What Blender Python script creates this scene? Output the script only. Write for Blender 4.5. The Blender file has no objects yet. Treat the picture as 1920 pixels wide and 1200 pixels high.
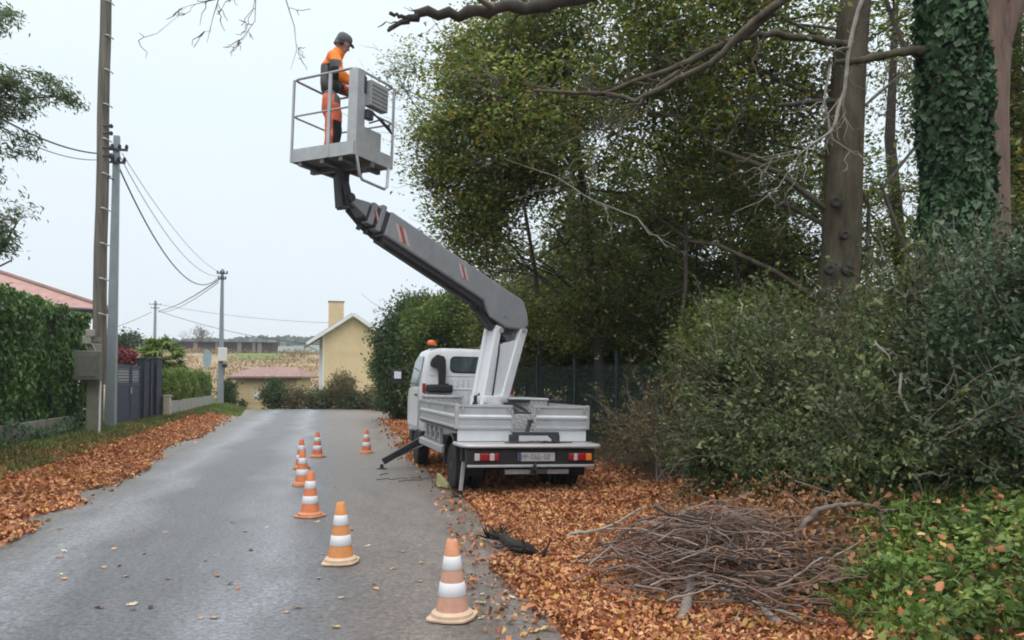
import bpy, bmesh, math, random
import numpy as np
from mathutils import Vector, Matrix, Quaternion
R = math.radians
random.seed(7)
rng = np.random.default_rng(7)
SC = bpy.context.scene
COL = SC.collection

# ------------------------------------------------------------------ camera
CAMZ, YAW, PITCH = 1.56, R(13.68), R(2.5)
FPX, PV = 1480.0, 650.4            # focal length and principal row, in photo pixels
cam = bpy.data.objects.new('camera', bpy.data.cameras.new('camera'))
COL.objects.link(cam)
cam.location = (0, 0, CAMZ)
cam.rotation_euler = (R(90) + PITCH, 0, -YAW)
cam.data.sensor_width = 36.0
cam.data.lens = 36.0 * FPX / 1920.0
cam.data.shift_y = (PV - 600.0) / 1920.0
cam.data.clip_end = 4000.0
cam.data.clip_start = 0.05
SC.camera = cam

# ------------------------------------------------------------------ sky and sun
SUN_EL, SUN_AZ = R(58), R(205)     # azimuth clockwise from +Y
w = bpy.data.worlds.new('World'); SC.world = w; w.use_nodes = True
nt = w.node_tree; nt.nodes.clear()
out = nt.nodes.new('ShaderNodeOutputWorld'); bg = nt.nodes.new('ShaderNodeBackground')
sky = nt.nodes.new('ShaderNodeTexSky'); sky.sky_type = 'NISHITA'; sky.sun_disc = False
sky.sun_elevation = SUN_EL; sky.sun_rotation = SUN_AZ
tc = nt.nodes.new('ShaderNodeTexCoord'); sep = nt.nodes.new('ShaderNodeSeparateXYZ')
nt.links.new(tc.outputs['Generated'], sep.inputs[0])
rmp = nt.nodes.new('ShaderNodeValToRGB'); cr = rmp.color_ramp
stops = [(0.0, (.085, .092, .100)), (.15, (.088, .097, .104)), (.30, (.091, .102, .108)), (.44, (.098, .109, .113)),
         (.62, (.17, .176, .18)), (1.0, (.285, .29, .292))]
cr.elements[0].position = 0; cr.elements[0].color = (*stops[0][1], 1)
cr.elements[1].position = 1; cr.elements[1].color = (*stops[-1][1], 1)
for p, c in stops[1:-1]:
    e = cr.elements.new(p); e.color = (*c, 1)
nt.links.new(sep.outputs['Z'], rmp.inputs[0])
nz = nt.nodes.new('ShaderNodeTexNoise'); nz.inputs['Scale'].default_value = 1.6; nz.inputs['Detail'].default_value = 4
mp = nt.nodes.new('ShaderNodeMapping'); mp.inputs['Scale'].default_value = (1, 1, 3)
nt.links.new(tc.outputs['Generated'], mp.inputs[0]); nt.links.new(mp.outputs[0], nz.inputs['Vector'])
mr = nt.nodes.new('ShaderNodeMapRange'); mr.inputs['To Min'].default_value = 96.0; mr.inputs['To Max'].default_value = 104.0
nt.links.new(nz.outputs['Fac'], mr.inputs[0])
vm = nt.nodes.new('ShaderNodeVectorMath'); vm.operation = 'SCALE'
nt.links.new(rmp.outputs[0], vm.inputs[0]); nt.links.new(mr.outputs[0], vm.inputs['Scale'])
mx = nt.nodes.new('ShaderNodeMix'); mx.data_type = 'RGBA'; mx.inputs['Factor'].default_value = .93
nt.links.new(sky.outputs[0], mx.inputs[6]); nt.links.new(vm.outputs[0], mx.inputs[7])
nt.links.new(mx.outputs[2], bg.inputs['Color']); bg.inputs['Strength'].default_value = 0.10
nt.links.new(bg.outputs[0], out.inputs[0])
sun = bpy.data.objects.new('sun', bpy.data.lights.new('sun', 'SUN')); COL.objects.link(sun)
sun.data.energy = 1.0; sun.data.angle = R(50); sun.data.color = (1, .97, .93)
sd = Vector((math.sin(SUN_AZ) * math.cos(SUN_EL), math.cos(SUN_AZ) * math.cos(SUN_EL), math.sin(SUN_EL)))
sun.rotation_euler = sd.to_track_quat('Z', 'Y').to_euler()
vs = SC.view_settings
vs.view_transform = 'Standard'; vs.look = 'None'; vs.exposure = 0.0; vs.gamma = 1.0; vs.use_curve_mapping = False
SC.render.engine = 'CYCLES'
SC.cycles.max_bounces = 6; SC.cycles.diffuse_bounces = 4; SC.cycles.glossy_bounces = 2
SC.cycles.transparent_max_bounces = 8; SC.cycles.transmission_bounces = 3
SC.cycles.caustics_reflective = False; SC.cycles.caustics_refractive = False
SC.cycles.use_denoising = True; SC.cycles.denoising_input_passes = 'RGB_ALBEDO_NORMAL'; SC.cycles.denoising_prefilter = 'ACCURATE'
SC.cycles.filter_width = 1.9

# ------------------------------------------------------------------ helpers
F0 = Vector((math.sin(YAW), math.cos(YAW), 0)); RT = Vector((math.cos(YAW), -math.sin(YAW), 0)); UZ = Vector((0, 0, 1))
FW = F0 * math.cos(PITCH) + UZ * math.sin(PITCH); UP = UZ * math.cos(PITCH) - F0 * math.sin(PITCH)
def W(u, v, Z):
    """world point seen at photo pixel (u, v) at Z metres of horizontal distance in front of the viewpoint"""
    d = FW * FPX + RT * (u - 960.0) + UP * (PV - v)
    return Vector((0, 0, CAMZ)) + d * (Z / d.dot(F0))
def G(u, v, z=0.0):
    d = FW * FPX + RT * (u - 960.0) + UP * (PV - v)
    return Vector((0, 0, CAMZ)) + d * ((z - CAMZ) / d.z)
def sst(t):
    t = np.clip(t, 0, 1); return t * t * (3 - 2 * t)
_tab = np.random.default_rng(3).random((32, 32, 32))
def vnoise(P, scale=1.0):
    P = np.asarray(P, float) * scale + 100.0
    i = np.floor(P).astype(int); f = P - i; f = f * f * (3 - 2 * f); i0 = i % 32; i1 = (i + 1) % 32
    def t(a, b, c): return _tab[a, b, c]
    x0, y0, z0 = i0.T; x1, y1, z1 = i1.T; fx, fy, fz = f.T
    c00 = t(x0, y0, z0) * (1 - fx) + t(x1, y0, z0) * fx; c10 = t(x0, y1, z0) * (1 - fx) + t(x1, y1, z0) * fx
    c01 = t(x0, y0, z1) * (1 - fx) + t(x1, y0, z1) * fx; c11 = t(x0, y1, z1) * (1 - fx) + t(x1, y1, z1) * fx
    return (c00 * (1 - fy) + c10 * fy) * (1 - fz) + (c01 * (1 - fy) + c11 * fy) * fz
def n2(x, y, s):
    x = np.atleast_1d(np.asarray(x, float)); y = np.atleast_1d(np.asarray(y, float))
    x, y = np.broadcast_arrays(x, y)
    return vnoise(np.stack([x, y, np.zeros_like(x)], -1).reshape(-1, 3), s).reshape(x.shape)
FARY = np.array([0, 46, 55, 66, 80, 100, 125, 140, 180, 300, 520, 950.]); FARZ = np.array([0, 0, -.25, .1, 1.2, 3.2, 5.4, 6.3, 7.0, 9.5, 25, 28.])
def gz(x, y):
    x = np.asarray(x, float); y = np.asarray(y, float)
    L = .28 * sst((-3.7 - x) / 1.7)
    x0 = 2.7 + 1.7 * sst((y - 6.8) / 4.0)
    Rr = .55 * sst((x - x0) / 2.7) + np.clip((x - x0 - 2.7) * .05, 0, .5)
    f = np.interp(y, FARY, FARZ)
    far = sst((y - 150) / 200.)
    f = f + far * (3.0 * np.sin(x * .011 + 1.0) + 1.5 * np.sin(x * .031))
    return (L + Rr) * (1 - sst((y - 47) / 10)) + f
def gzf(x, y): return float(gz(x, y))

def tag(o, label=None, cat=None, group=None, kind=None):
    if label: o['label'] = label
    if cat: o['category'] = cat
    if group: o['group'] = group
    if kind: o['kind'] = kind
    return o
def wmat(o):
    return wmat(o.parent) @ o.matrix_parent_inverse @ o.matrix_basis if o.parent else o.matrix_basis.copy()
def link(name, me, parent=None, mats=None, world=False):
    o = bpy.data.objects.new(name, me); COL.objects.link(o)
    if mats is not None:
        for m in (mats if isinstance(mats, (list, tuple)) else [mats]): me.materials.append(m)
    if parent is not None:
        o.parent = parent
        if world:
            o.matrix_parent_inverse = wmat(parent).inverted()
    return o
def empty(name, loc=(0, 0, 0), rot=(0, 0, 0)):
    o = bpy.data.objects.new(name, None); COL.objects.link(o); o.location = loc; o.rotation_euler = rot
    o.empty_display_size = .2
    return o
def copy_tree(o, parent=None):
    c = o.copy(); COL.objects.link(c)
    if parent is not None: c.parent = parent
    for ch in list(o.children): copy_tree(ch, c)
    return c

class MB:
    """collects boxes, tubes, lathes and prisms for ONE mesh object"""
    def __init__(s): s.v = []; s.f = []; s.m = []; s.mi = 0
    def mat(s, i): s.mi = i; return s
    def add(s, vs, fs):
        b = len(s.v); s.v += [tuple(p) for p in vs]
        s.f += [tuple(b + i for i in f) for f in fs]; s.m += [s.mi] * len(fs); return s
    def box(s, c, d, rot=None, bev=0.0):
        x, y, z = d[0] / 2, d[1] / 2, d[2] / 2
        if bev > 0:
            bm = bmesh.new(); bmesh.ops.create_cube(bm, size=1)
            for v in bm.verts: v.co = Vector((v.co.x * d[0], v.co.y * d[1], v.co.z * d[2]))
            bmesh.ops.bevel(bm, geom=bm.edges[:], offset=min(bev, min(d) * .45), segments=2, profile=.5, affect='EDGES')
            vs = [v.co.copy() for v in bm.verts]; bm.verts.index_update(); fs = [[v.index for v in f.verts] for f in bm.faces]; bm.free()
        else:
            vs = [Vector(p) for p in ((-x, -y, -z), (x, -y, -z), (x, y, -z), (-x, y, -z), (-x, -y, z), (x, -y, z), (x, y, z), (-x, y, z))]
            fs = [(0, 3, 2, 1), (4, 5, 6, 7), (0, 1, 5, 4), (1, 2, 6, 5), (2, 3, 7, 6), (3, 0, 4, 7)]
        if rot is not None: vs = [rot @ p for p in vs]
        c = Vector(c); return s.add([p + c for p in vs], fs)
    def beam(s, a, b, wd, ht, up=(0, 0, 1), bev=0.0):
        a = Vector(a); b = Vector(b); d = b - a; y = d.normalized(); x = y.cross(Vector(up)).normalized(); z = x.cross(y)
        return s.box((a + b) / 2, (wd, d.length, ht), Matrix((x, y, z)).transposed(), bev)
    def tube(s, pts, rad, n=8, cap=True, closed=False):
        pts = [Vector(p) for p in pts]; k = len(pts)
        if not hasattr(rad, '__len__'): rad = [rad] * k
        rings = []; t0 = None; nn = None
        for i, p in enumerate(pts):
            if closed: t = (pts[(i + 1) % k] - pts[i - 1])
            else: t = (pts[min(i + 1, k - 1)] - pts[max(i - 1, 0)])
            t = t.normalized() if t.length > 1e-9 else Vector((0, 0, 1))
            if nn is None:
                nn = t.orthogonal().normalized()
            else:
                nn = nn - t * nn.dot(t)
                nn = nn.normalized() if nn.length > 1e-6 else t.orthogonal().normalized()
            bb = t.cross(nn)
            rings.append([p + (nn * math.cos(2 * math.pi * j / n) + bb * math.sin(2 * math.pi * j / n)) * rad[i] for j in range(n)])
        vs = [q for r in rings for q in r]; fs = []
        for i in range(k if closed else k - 1):
            i2 = (i + 1) % k
            for j in range(n):
                fs.append((i * n + j, i * n + (j + 1) % n, i2 * n + (j + 1) % n, i2 * n + j))
        if cap and not closed:
            fs.append(tuple(reversed(range(n)))); fs.append(tuple((k - 1) * n + j for j in range(n)))
        return s.add(vs, fs)
    def lathe(s, prof, n=24, M=None, sides=None):
        """prof: (radius, z) from bottom to top"""
        vs = []; fs = []
        for r, z in prof:
            for j in range(n):
                a = 2 * math.pi * j / n; vs.append(Vector((r * math.cos(a), r * math.sin(a), z)))
        for i in range(len(prof) - 1):
            for j in range(n):
                fs.append((i * n + j, i * n + (j + 1) % n, (i + 1) * n + (j + 1) % n, (i + 1) * n + j))
        if prof[0][0] > 1e-4: fs.append(tuple(reversed(range(n))))
        if prof[-1][0] > 1e-4: fs.append(tuple((len(prof) - 1) * n + j for j in range(n)))
        if M is not None: vs = [M @ p for p in vs]
        return s.add(vs, fs)
    def prism(s, poly, a, b):
        """poly: list of 3D points; extruded from offset vector a to offset vector b"""
        a = Vector(a); b = Vector(b); n = len(poly); P = [Vector(p) for p in poly]
        vs = [p + a for p in P] + [p + b for p in P]
        fs = [tuple(reversed(range(n))), tuple(range(n, 2 * n))] + [(i, (i + 1) % n, n + (i + 1) % n, n + i) for i in range(n)]
        return s.add(vs, fs)
    def build(s, name, mats, parent=None, world=False, smooth=False, bevel=0.0, angle=40):
        me = bpy.data.meshes.new(name); me.from_pydata(s.v, [], s.f)
        bm = bmesh.new(); bm.from_mesh(me); bmesh.ops.recalc_face_normals(bm, faces=bm.faces[:])
        bm.to_mesh(me); bm.free()
        me.polygons.foreach_set('material_index', s.m)
        if smooth:
            me.polygons.foreach_set('use_smooth', [True] * len(me.polygons))
            me.set_sharp_from_angle(angle=R(angle))
        me.update()
        o = link(name, me, parent, mats, world)
        if bevel > 0:
            bv = o.modifiers.new('bevel', 'BEVEL'); bv.width = bevel; bv.segments = 2; bv.limit_method = 'ANGLE'; bv.angle_limit = R(40)
        return o
def part(mb, name, mats, parent, **k): return mb.build(name, mats, parent, **k)

# ------------------------------------------------------------------ materials
def newmat(name):
    m = bpy.data.materials.new(name); m.use_nodes = True; t = m.node_tree; t.nodes.clear()
    o = t.nodes.new('ShaderNodeOutputMaterial'); b = t.nodes.new('ShaderNodeBsdfPrincipled'); t.links.new(b.outputs[0], o.inputs[0])
    return m, t, b, o
def nd(t, kind, **inp):
    n = t.nodes.new(kind)
    for k, v in inp.items(): n.inputs[k.replace('_', ' ')].default_value = v
    return n
def pm(name, col, rough=.6, var=.18, scale=6.0, bump=0.0, metal=0.0, spec=.4, dirt=0.0, dirtcol=(.12, .10, .08), stretch=(1, 1, 1), coat=0.0, bscale=None):
    m, t, b, o = newmat(name)
    tc = t.nodes.new('ShaderNodeTexCoord'); mp = t.nodes.new('ShaderNodeMapping'); mp.inputs['Scale'].default_value = stretch
    t.links.new(tc.outputs['Object'], mp.inputs[0])
    n = nd(t, 'ShaderNodeTexNoise', Scale=scale, Detail=6.0, Roughness=.65); t.links.new(mp.outputs[0], n.inputs['Vector'])
    r = nd(t, 'ShaderNodeMapRange'); r.inputs['From Min'].default_value = .3; r.inputs['From Max'].default_value = .7
    r.inputs['To Min'].default_value = 1 - var; r.inputs['To Max'].default_value = 1 + var
    t.links.new(n.outputs['Fac'], r.inputs[0])
    s = t.nodes.new('ShaderNodeVectorMath'); s.operation = 'SCALE'; s.inputs[0].default_value = col; t.links.new(r.outputs[0], s.inputs['Scale'])
    src = s.outputs[0]
    if dirt > 0:
        n3 = nd(t, 'ShaderNodeTexNoise', Scale=scale * .55, Detail=8.0, Roughness=.72); t.links.new(mp.outputs[0], n3.inputs['Vector'])
        r3 = nd(t, 'ShaderNodeMapRange'); r3.inputs['From Min'].default_value = .52; r3.inputs['From Max'].default_value = .75
        r3.inputs['To Max'].default_value = dirt; t.links.new(n3.outputs['Fac'], r3.inputs[0])
        mx = t.nodes.new('ShaderNodeMix'); mx.data_type = 'RGBA'; mx.inputs[7].default_value = (*dirtcol, 1)
        t.links.new(src, mx.inputs[6]); t.links.new(r3.outputs[0], mx.inputs[0]); src = mx.outputs[2]
    t.links.new(src, b.inputs['Base Color'])
    rr = nd(t, 'ShaderNodeMapRange'); rr.inputs['To Min'].default_value = max(rough - .1, .03); rr.inputs['To Max'].default_value = min(rough + .12, 1)
    t.links.new(n.outputs['Fac'], rr.inputs[0]); t.links.new(rr.outputs[0], b.inputs['Roughness'])
    b.inputs['Metallic'].default_value = metal; b.inputs['Specular IOR Level'].default_value = spec
    if coat: b.inputs['Coat Weight'].default_value = coat; b.inputs['Coat Roughness'].default_value = .12
    if bump > 0:
        n2_ = nd(t, 'ShaderNodeTexNoise', Scale=bscale or scale * 5, Detail=6.0, Roughness=.7); t.links.new(mp.outputs[0], n2_.inputs['Vector'])
        bp = nd(t, 'ShaderNodeBump', Strength=min(bump * 20, 1.0), Distance=bump); t.links.new(n2_.outputs['Fac'], bp.inputs['Height'])
        t.links.new(bp.outputs[0], b.inputs['Normal'])
    return m
def leafmat(name, cols, trans=.35, rough=.5, spec=.35, clump=.6, cvar=.35):
    """cols: colours spread over the leaves at random; broad natural variation between clumps"""
    m, t, b, o = newmat(name)
    a = t.nodes.new('ShaderNodeAttribute'); a.attribute_name = 'rnd'
    rp = t.nodes.new('ShaderNodeValToRGB'); c = rp.color_ramp; c.interpolation = 'CONSTANT' if len(cols) > 6 else 'LINEAR'
    k = len(cols)
    c.elements[0].position = 0; c.elements[0].color = (*cols[0], 1); c.elements[1].position = 1; c.elements[1].color = (*cols[-1], 1)
    for i in range(1, k - 1):
        e = c.elements.new(i / (k - 1)); e.color = (*cols[i], 1)
    t.links.new(a.outputs['Fac'], rp.inputs[0])
    tc = t.nodes.new('ShaderNodeTexCoord')
    n = nd(t, 'ShaderNodeTexNoise', Scale=clump, Detail=3.0); t.links.new(tc.outputs['Object'], n.inputs['Vector'])
    r = nd(t, 'ShaderNodeMapRange'); r.inputs['From Min'].default_value = .3; r.inputs['From Max'].default_value = .7
    r.inputs['To Min'].default_value = 1 - cvar; r.inputs['To Max'].default_value = 1 + cvar
    t.links.new(n.outputs['Fac'], r.inputs[0])
    s = t.nodes.new('ShaderNodeVectorMath'); s.operation = 'SCALE'; t.links.new(rp.outputs[0], s.inputs[0]); t.links.new(r.outputs[0], s.inputs['Scale'])
    t.links.new(s.outputs[0], b.inputs['Base Color'])
    b.inputs['Roughness'].default_value = rough; b.inputs['Specular IOR Level'].default_value = spec
    tr = t.nodes.new('ShaderNodeBsdfTranslucent'); t.links.new(s.outputs[0], tr.inputs['Color'])
    ms = t.nodes.new('ShaderNodeMixShader'); ms.inputs[0].default_value = trans
    t.links.new(b.outputs[0], ms.inputs[1]); t.links.new(tr.outputs[0], ms.inputs[2]); t.links.new(ms.outputs[0], o.inputs[0])
    return m
def glassmat(name, col=(.05, .07, .08), rough=.05):
    m, t, b, o = newmat(name); b.inputs['Base Color'].default_value = (*col, 1); b.inputs['Roughness'].default_value = rough
    b.inputs['Specular IOR Level'].default_value = .9; b.inputs['Coat Weight'].default_value = .3
    n = nd(t, 'ShaderNodeTexNoise', Scale=3.0); bp = nd(t, 'ShaderNodeBump', Strength=.05, Distance=.01)
    t.links.new(n.outputs['Fac'], bp.inputs['Height']); t.links.new(bp.outputs[0], b.inputs['Normal'])
    return m

# ------------------------------------------------------------------ leaves
def leafcloud(name, P, size, mat, parent=None, N=None, D=None, jit=.6, asp=.55, fold=.18, rnd=None, world=True, seed=1, nv=4):
    """one mesh of many leaf-shaped faces. P (n,3) points; N preferred normals; D preferred growth directions"""
    r = np.random.default_rng(seed); P = np.asarray(P, float); n = len(P)
    N = np.zeros((n, 3)) if N is None else np.broadcast_to(np.asarray(N, float), (n, 3))
    nn = N + r.normal(size=(n, 3)) * jit; nn /= np.linalg.norm(nn, axis=1, keepdims=True) + 1e-9
    d = r.normal(size=(n, 3)) if D is None else np.broadcast_to(np.asarray(D, float), (n, 3)) + r.normal(size=(n, 3)) * .5
    d = d - nn * np.sum(d * nn, 1, keepdims=True); d /= np.linalg.norm(d, axis=1, keepdims=True) + 1e-9
    s = np.cross(nn, d); sz = np.broadcast_to(np.asarray(size, float), (n,)) * r.uniform(.65, 1.3, n); sz = sz[:, None]
    q = np.empty((n, 4, 3))
    q[:, 0] = P - d * sz * .5; q[:, 2] = P + d * sz * .5 - nn * sz * fold * r.uniform(-.5, 1.6, (n, 1))
    off = P - d * sz * r.uniform(-.02, .12, (n, 1)); fo = nn * sz * fold * r.uniform(-.2, 1.2, (n, 1))
    q[:, 1] = off + s * sz * asp * .5 + fo; q[:, 3] = off - s * sz * asp * .5 + fo
    k = np.arange(n * 4, dtype=np.int32)
    if nv == 6:      # ovate leaf of two curled halves
        h = np.empty((n, 6, 3)); h[:, 0] = q[:, 0]; h[:, 3] = q[:, 2]
        for (i, t, wd) in ((1, -.20, .92), (2, .17, .80), (5, -.20, -.92), (4, .17, -.80)):
            h[:, i] = P + d * sz * t * r.uniform(.8, 1.2, (n, 1)) + s * sz * asp * .5 * wd * r.uniform(.8, 1.15, (n, 1)) + nn * sz * fold * r.uniform(-.5, 1.4, (n, 1))
        q = h; k = (np.arange(n)[:, None] * 6 + np.array([0, 1, 2, 3, 3, 4, 5, 0])[None]).ravel().astype(np.int32)
    nf = len(k) // 4
    me = bpy.data.meshes.new(name); me.vertices.add(n * nv); me.vertices.foreach_set('co', q.ravel())
    me.loops.add(len(k)); me.loops.foreach_set('vertex_index', k)
    me.polygons.add(nf); me.polygons.foreach_set('loop_start', np.arange(0, nf * 4, 4, dtype=np.int32))
    me.update(calc_edges=True)
    at = me.attributes.new('rnd', 'FLOAT', 'POINT'); rv = r.random(n) if rnd is None else np.asarray(rnd)
    at.data.foreach_set('value', np.repeat(rv, nv).astype(np.float32))
    return link(name, me, parent, mat, world and parent is not None)
def inells(ells, n, r, shell=.0):
    """n points spread through a list of ellipsoids [(centre, (rx, ry, rz)), ...]"""
    vol = np.array([e[1][0] * e[1][1] * e[1][2] for e in ells]) ** .85; k = r.choice(len(ells), n, p=vol / vol.sum())
    d = r.normal(size=(n, 3)); d /= np.linalg.norm(d, axis=1, keepdims=True)
    u = r.random(n) ** (1 / 3.) ; u = shell + (1 - shell) * u
    C = np.array([tuple(e[0]) for e in ells])[k]; A = np.array([e[1] for e in ells])[k]
    return C + d * u[:, None] * A, k
# ================================================================== SETTING
M = {}
M['white'] = pm('white_paint', (.70, .71, .735), .36, .07, 3.2, dirt=.42, dirtcol=(.40, .375, .345), coat=.25, stretch=(1.5, 1.5, .5))
M['offwhite'] = pm('offwhite_paint', (.66, .64, .63), .5, .06, 3, dirt=.2, dirtcol=(.34, .3, .26))
M['alu'] = pm('aluminium', (.52, .53, .545), .42, .08, 5, metal=.55, dirt=.25, dirtcol=(.28, .27, .26), stretch=(1, 1, 4))
M['galv'] = pm('galvanised', (.44, .46, .48), .5, .14, 9, metal=.5)
M['boomgrey'] = pm('boom_grey', (.27, .275, .29), .45, .12, 3.5, metal=.08, dirt=.5, dirtcol=(.12, .115, .11), stretch=(1, 1, .6))
M['boomdark'] = pm('boom_dark', (.055, .055, .062), .45, .2, 6, metal=.3)
M['black'] = pm('black_plastic', (.018, .018, .02), .5, .25, 6)
M['rubber'] = pm('rubber', (.016, .016, .017), .8, .25, 12, bump=.002)
M['darkmetal'] = pm('dark_metal', (.05, .05, .055), .5, .2, 8, metal=.4)
M['red'] = pm('red_lens', (.30, .012, .022), .18, .06, 8, spec=.6)
M['amber'] = pm('amber_lens', (.75, .2, .03), .22, .06, 8, spec=.6)
M['clear'] = pm('clear_lens', (.52, .44, .43), .2, .06, 8, spec=.6)
M['orange'] = pm('orange_beacon', (.72, .17, .035), .3, .1, 8)
M['glass'] = glassmat('dark_glass')
M['concrete'] = pm('concrete', (.30, .29, .26), .85, .22, 4, bump=.006, dirt=.6, dirtcol=(.12, .13, .09))
M['plaster'] = pm('yellow_render', (.66, .505, .31), .85, .10, 1.2, bump=.004, dirt=.3, dirtcol=(.4, .28, .14))
M['barkgrey'] = pm('beech_bark', (.092, .077, .056), .92, .55, 4, bump=.03, stretch=(1.2, 1.2, .35), dirt=.85, dirtcol=(.05, .052, .03), bscale=14, spec=.15)
M['barkred'] = pm('reddish_bark', (.16, .105, .085), .9, .4, 7, bump=.02, stretch=(1.6, 1.6, .25), dirt=.75, dirtcol=(.09, .08, .065))
M['barkdark'] = pm('dark_bark', (.05, .042, .036), .9, .35, 7, bump=.012, dirt=.5, dirtcol=(.12, .11, .1))
M['twig'] = pm('twig_bark', (.15, .125, .105), .85, .3, 9)
M['twigpale'] = pm('pale_twig', (.27, .25, .21), .85, .3, 9)
M['oldwood'] = pm('old_pole_wood', (.15, .135, .115), .9, .5, 4, bump=.012, stretch=(3.5, 3.5, .18), dirt=.85, dirtcol=(.055, .05, .042), spec=.15)

# ---- terrain: one sheet out to the horizon
def axis(*segs):
    a = [np.linspace(p, q, n, endpoint=False) for p, q, n in segs]; return np.concatenate(a + [[segs[-1][1]]])
xs = axis((-900, -120, 14), (-120, -30, 24), (-30, -9, 30), (-9, 9, 110), (9, 30, 30), (30, 120, 20), (120, 900, 12))
ys = axis((-40, 0, 14), (0, 26, 130), (26, 60, 90), (60, 200, 60), (200, 1000, 34))
XX, YY = np.meshgrid(xs, ys); ZZ = gz(XX, YY)
def edgeR(y): return np.interp(y, [-40, 0, 4.3, 10.4, 24, 31, 36, 41, 43.5], [1.0, 1.25, 1.44, 1.9, 2.2, 2.45, 3.3, 6.5, 11])
def edgeL(y): return np.interp(y, [-40, 0, 8, 20, 34, 40, 44], [-3.0, -3.1, -3.3, -3.55, -3.85, -4.3, -8])
ZZ = ZZ + np.where(YY < 60, (n2(XX, YY, 1.3) - .5) * .07 * sst((np.abs(XX + .9) - 2.9) / 1.0), 0)
roadmask = (XX > edgeL(YY) - .25) & (XX < edgeR(YY) + .25) & (YY < 45.4)
ZZ = np.where(roadmask, np.minimum(ZZ, gz(XX, YY)) - .03, ZZ)
colr = np.zeros(XX.shape + (4,)); colr[..., 3] = 1
nA = n2(XX, YY, .8); nB = n2(XX, YY, .12)
litter = np.array([.25, .09, .042]); grass = np.array([.085, .105, .028]); soil = np.array([.06, .045, .03])
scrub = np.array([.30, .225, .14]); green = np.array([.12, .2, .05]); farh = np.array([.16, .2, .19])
c = np.ones(XX.shape + (3,)) * soil
def blend(c, k, m): return c * (1 - m[..., None]) + k * m[..., None]
mL = sst((edgeL(YY) + .4 - XX) / .3) * (1 - sst((edgeL(YY) - 1.15 - .5 * (nA - .5) - XX) / .5)); c = blend(c, litter, mL * (YY < 46))
gL = sst((edgeL(YY) - 1.1 - .5 * (nA - .5) - XX) / .5); c = blend(c, grass, gL * (YY < 60))
mR = sst((XX - edgeR(YY) + .3) / .3) * (1 - sst((XX - (2.9 + .25 * np.clip(YY - 3, 0, 7)) - (nA - .5)) / .8)); c = blend(c, litter, mR * (YY < 42))
dk = sst((XX - 4.6) / 1.5); c = blend(c, soil * 1.1, dk * (YY < 60))
c = blend(c, np.array([.13, .15, .05]), sst((YY - 44.5) / 1.0))
c = blend(c, scrub, sst((YY - 62) / 12))
gp = np.exp(-(((XX + 9.5) / 4.5) ** 2) - ((YY - 128) / 9.) ** 2); c = blend(c, green, np.clip(gp * 1.5, 0, 1))
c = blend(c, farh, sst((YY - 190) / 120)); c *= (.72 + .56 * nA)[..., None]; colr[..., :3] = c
ny, nx = XX.shape
idx = np.arange(ny * nx).reshape(ny, nx)
faces = np.stack([idx[:-1, :-1], idx[:-1, 1:], idx[1:, 1:], idx[1:, :-1]], -1).reshape(-1, 4)
me = bpy.data.meshes.new('ground'); me.vertices.add(ny * nx); me.vertices.foreach_set('co', np.stack([XX, YY, ZZ], -1).ravel())
me.loops.add(faces.size); me.loops.foreach_set('vertex_index', faces.ravel().astype(np.int32))
me.polygons.add(len(faces)); me.polygons.foreach_set('loop_start', np.arange(0, faces.size, 4, dtype=np.int32)); me.update(calc_edges=True)
ca = me.color_attributes.new('tint', 'FLOAT_COLOR', 'POINT'); ca.data.foreach_set('color', colr.ravel().astype(np.float32))
me.polygons.foreach_set('use_smooth', [True] * len(faces))
gm, t, b, o_ = newmat('ground_soil')
a = t.nodes.new('ShaderNodeVertexColor'); a.layer_name = 'tint'; tcn = t.nodes.new('ShaderNodeTexCoord')
n = nd(t, 'ShaderNodeTexNoise', Scale=14.0, Detail=8.0, Roughness=.75); t.links.new(tcn.outputs['Object'], n.inputs['Vector'])
r_ = nd(t, 'ShaderNodeMapRange'); r_.inputs['From Min'].default_value = .3; r_.inputs['From Max'].default_value = .7; r_.inputs['To Min'].default_value = .45; r_.inputs['To Max'].default_value = 1.5
t.links.new(n.outputs['Fac'], r_.inputs[0]); s_ = t.nodes.new('ShaderNodeVectorMath'); s_.operation = 'SCALE'
t.links.new(a.outputs[0], s_.inputs[0]); t.links.new(r_.outputs[0], s_.inputs['Scale']); t.links.new(s_.outputs[0], b.inputs['Base Color'])
b.inputs['Roughness'].default_value = .95; b.inputs['Specular IOR Level'].default_value = .1
bp = nd(t, 'ShaderNodeBump', Strength=.7, Distance=.03); t.links.new(n.outputs['Fac'], bp.inputs['Height']); t.links.new(bp.outputs[0], b.inputs['Normal'])
tag(link('ground', me, None, gm), kind='structure')

# ---- road
ry = np.concatenate([np.arange(-25, 0, 1.0), np.arange(0, 45.3, .4)])
vv, ff = [], []; NX = 14
for y in ry:
    for j in range(NX + 1):
        tt = j / NX; xl = edgeL(y) + .10 * (float(n2(0, y, .9)[0]) - .5); xr = edgeR(y) + .12 * (float(n2(7, y, .9)[0]) - .5)
        x = xl + (xr - xl) * tt
        vv.append((x, y, .006 + .045 * (1 - (2 * tt - 1) ** 2) * .6 + .004 * float(n2(x, y, .5)[0])))
for i in range(len(ry) - 1):
    for j in range(NX):
        q = i * (NX + 1) + j; ff.append((q, q + 1, q + NX + 2, q + NX + 1))
me = bpy.data.meshes.new('road'); me.from_pydata(vv, [], ff); me.update(); me.polygons.foreach_set('use_smooth', [True] * len(ff))
rm, t, b, o_ = newmat('worn_asphalt')
tcn = t.nodes.new('ShaderNodeTexCoord')
sp = t.nodes.new('ShaderNodeSeparateXYZ'); t.links.new(tcn.outputs['Object'], sp.inputs[0])
wn = nd(t, 'ShaderNodeTexNoise', Scale=.35, Detail=5.0, Roughness=.6); t.links.new(tcn.outputs['Object'], wn.inputs['Vector'])
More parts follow.
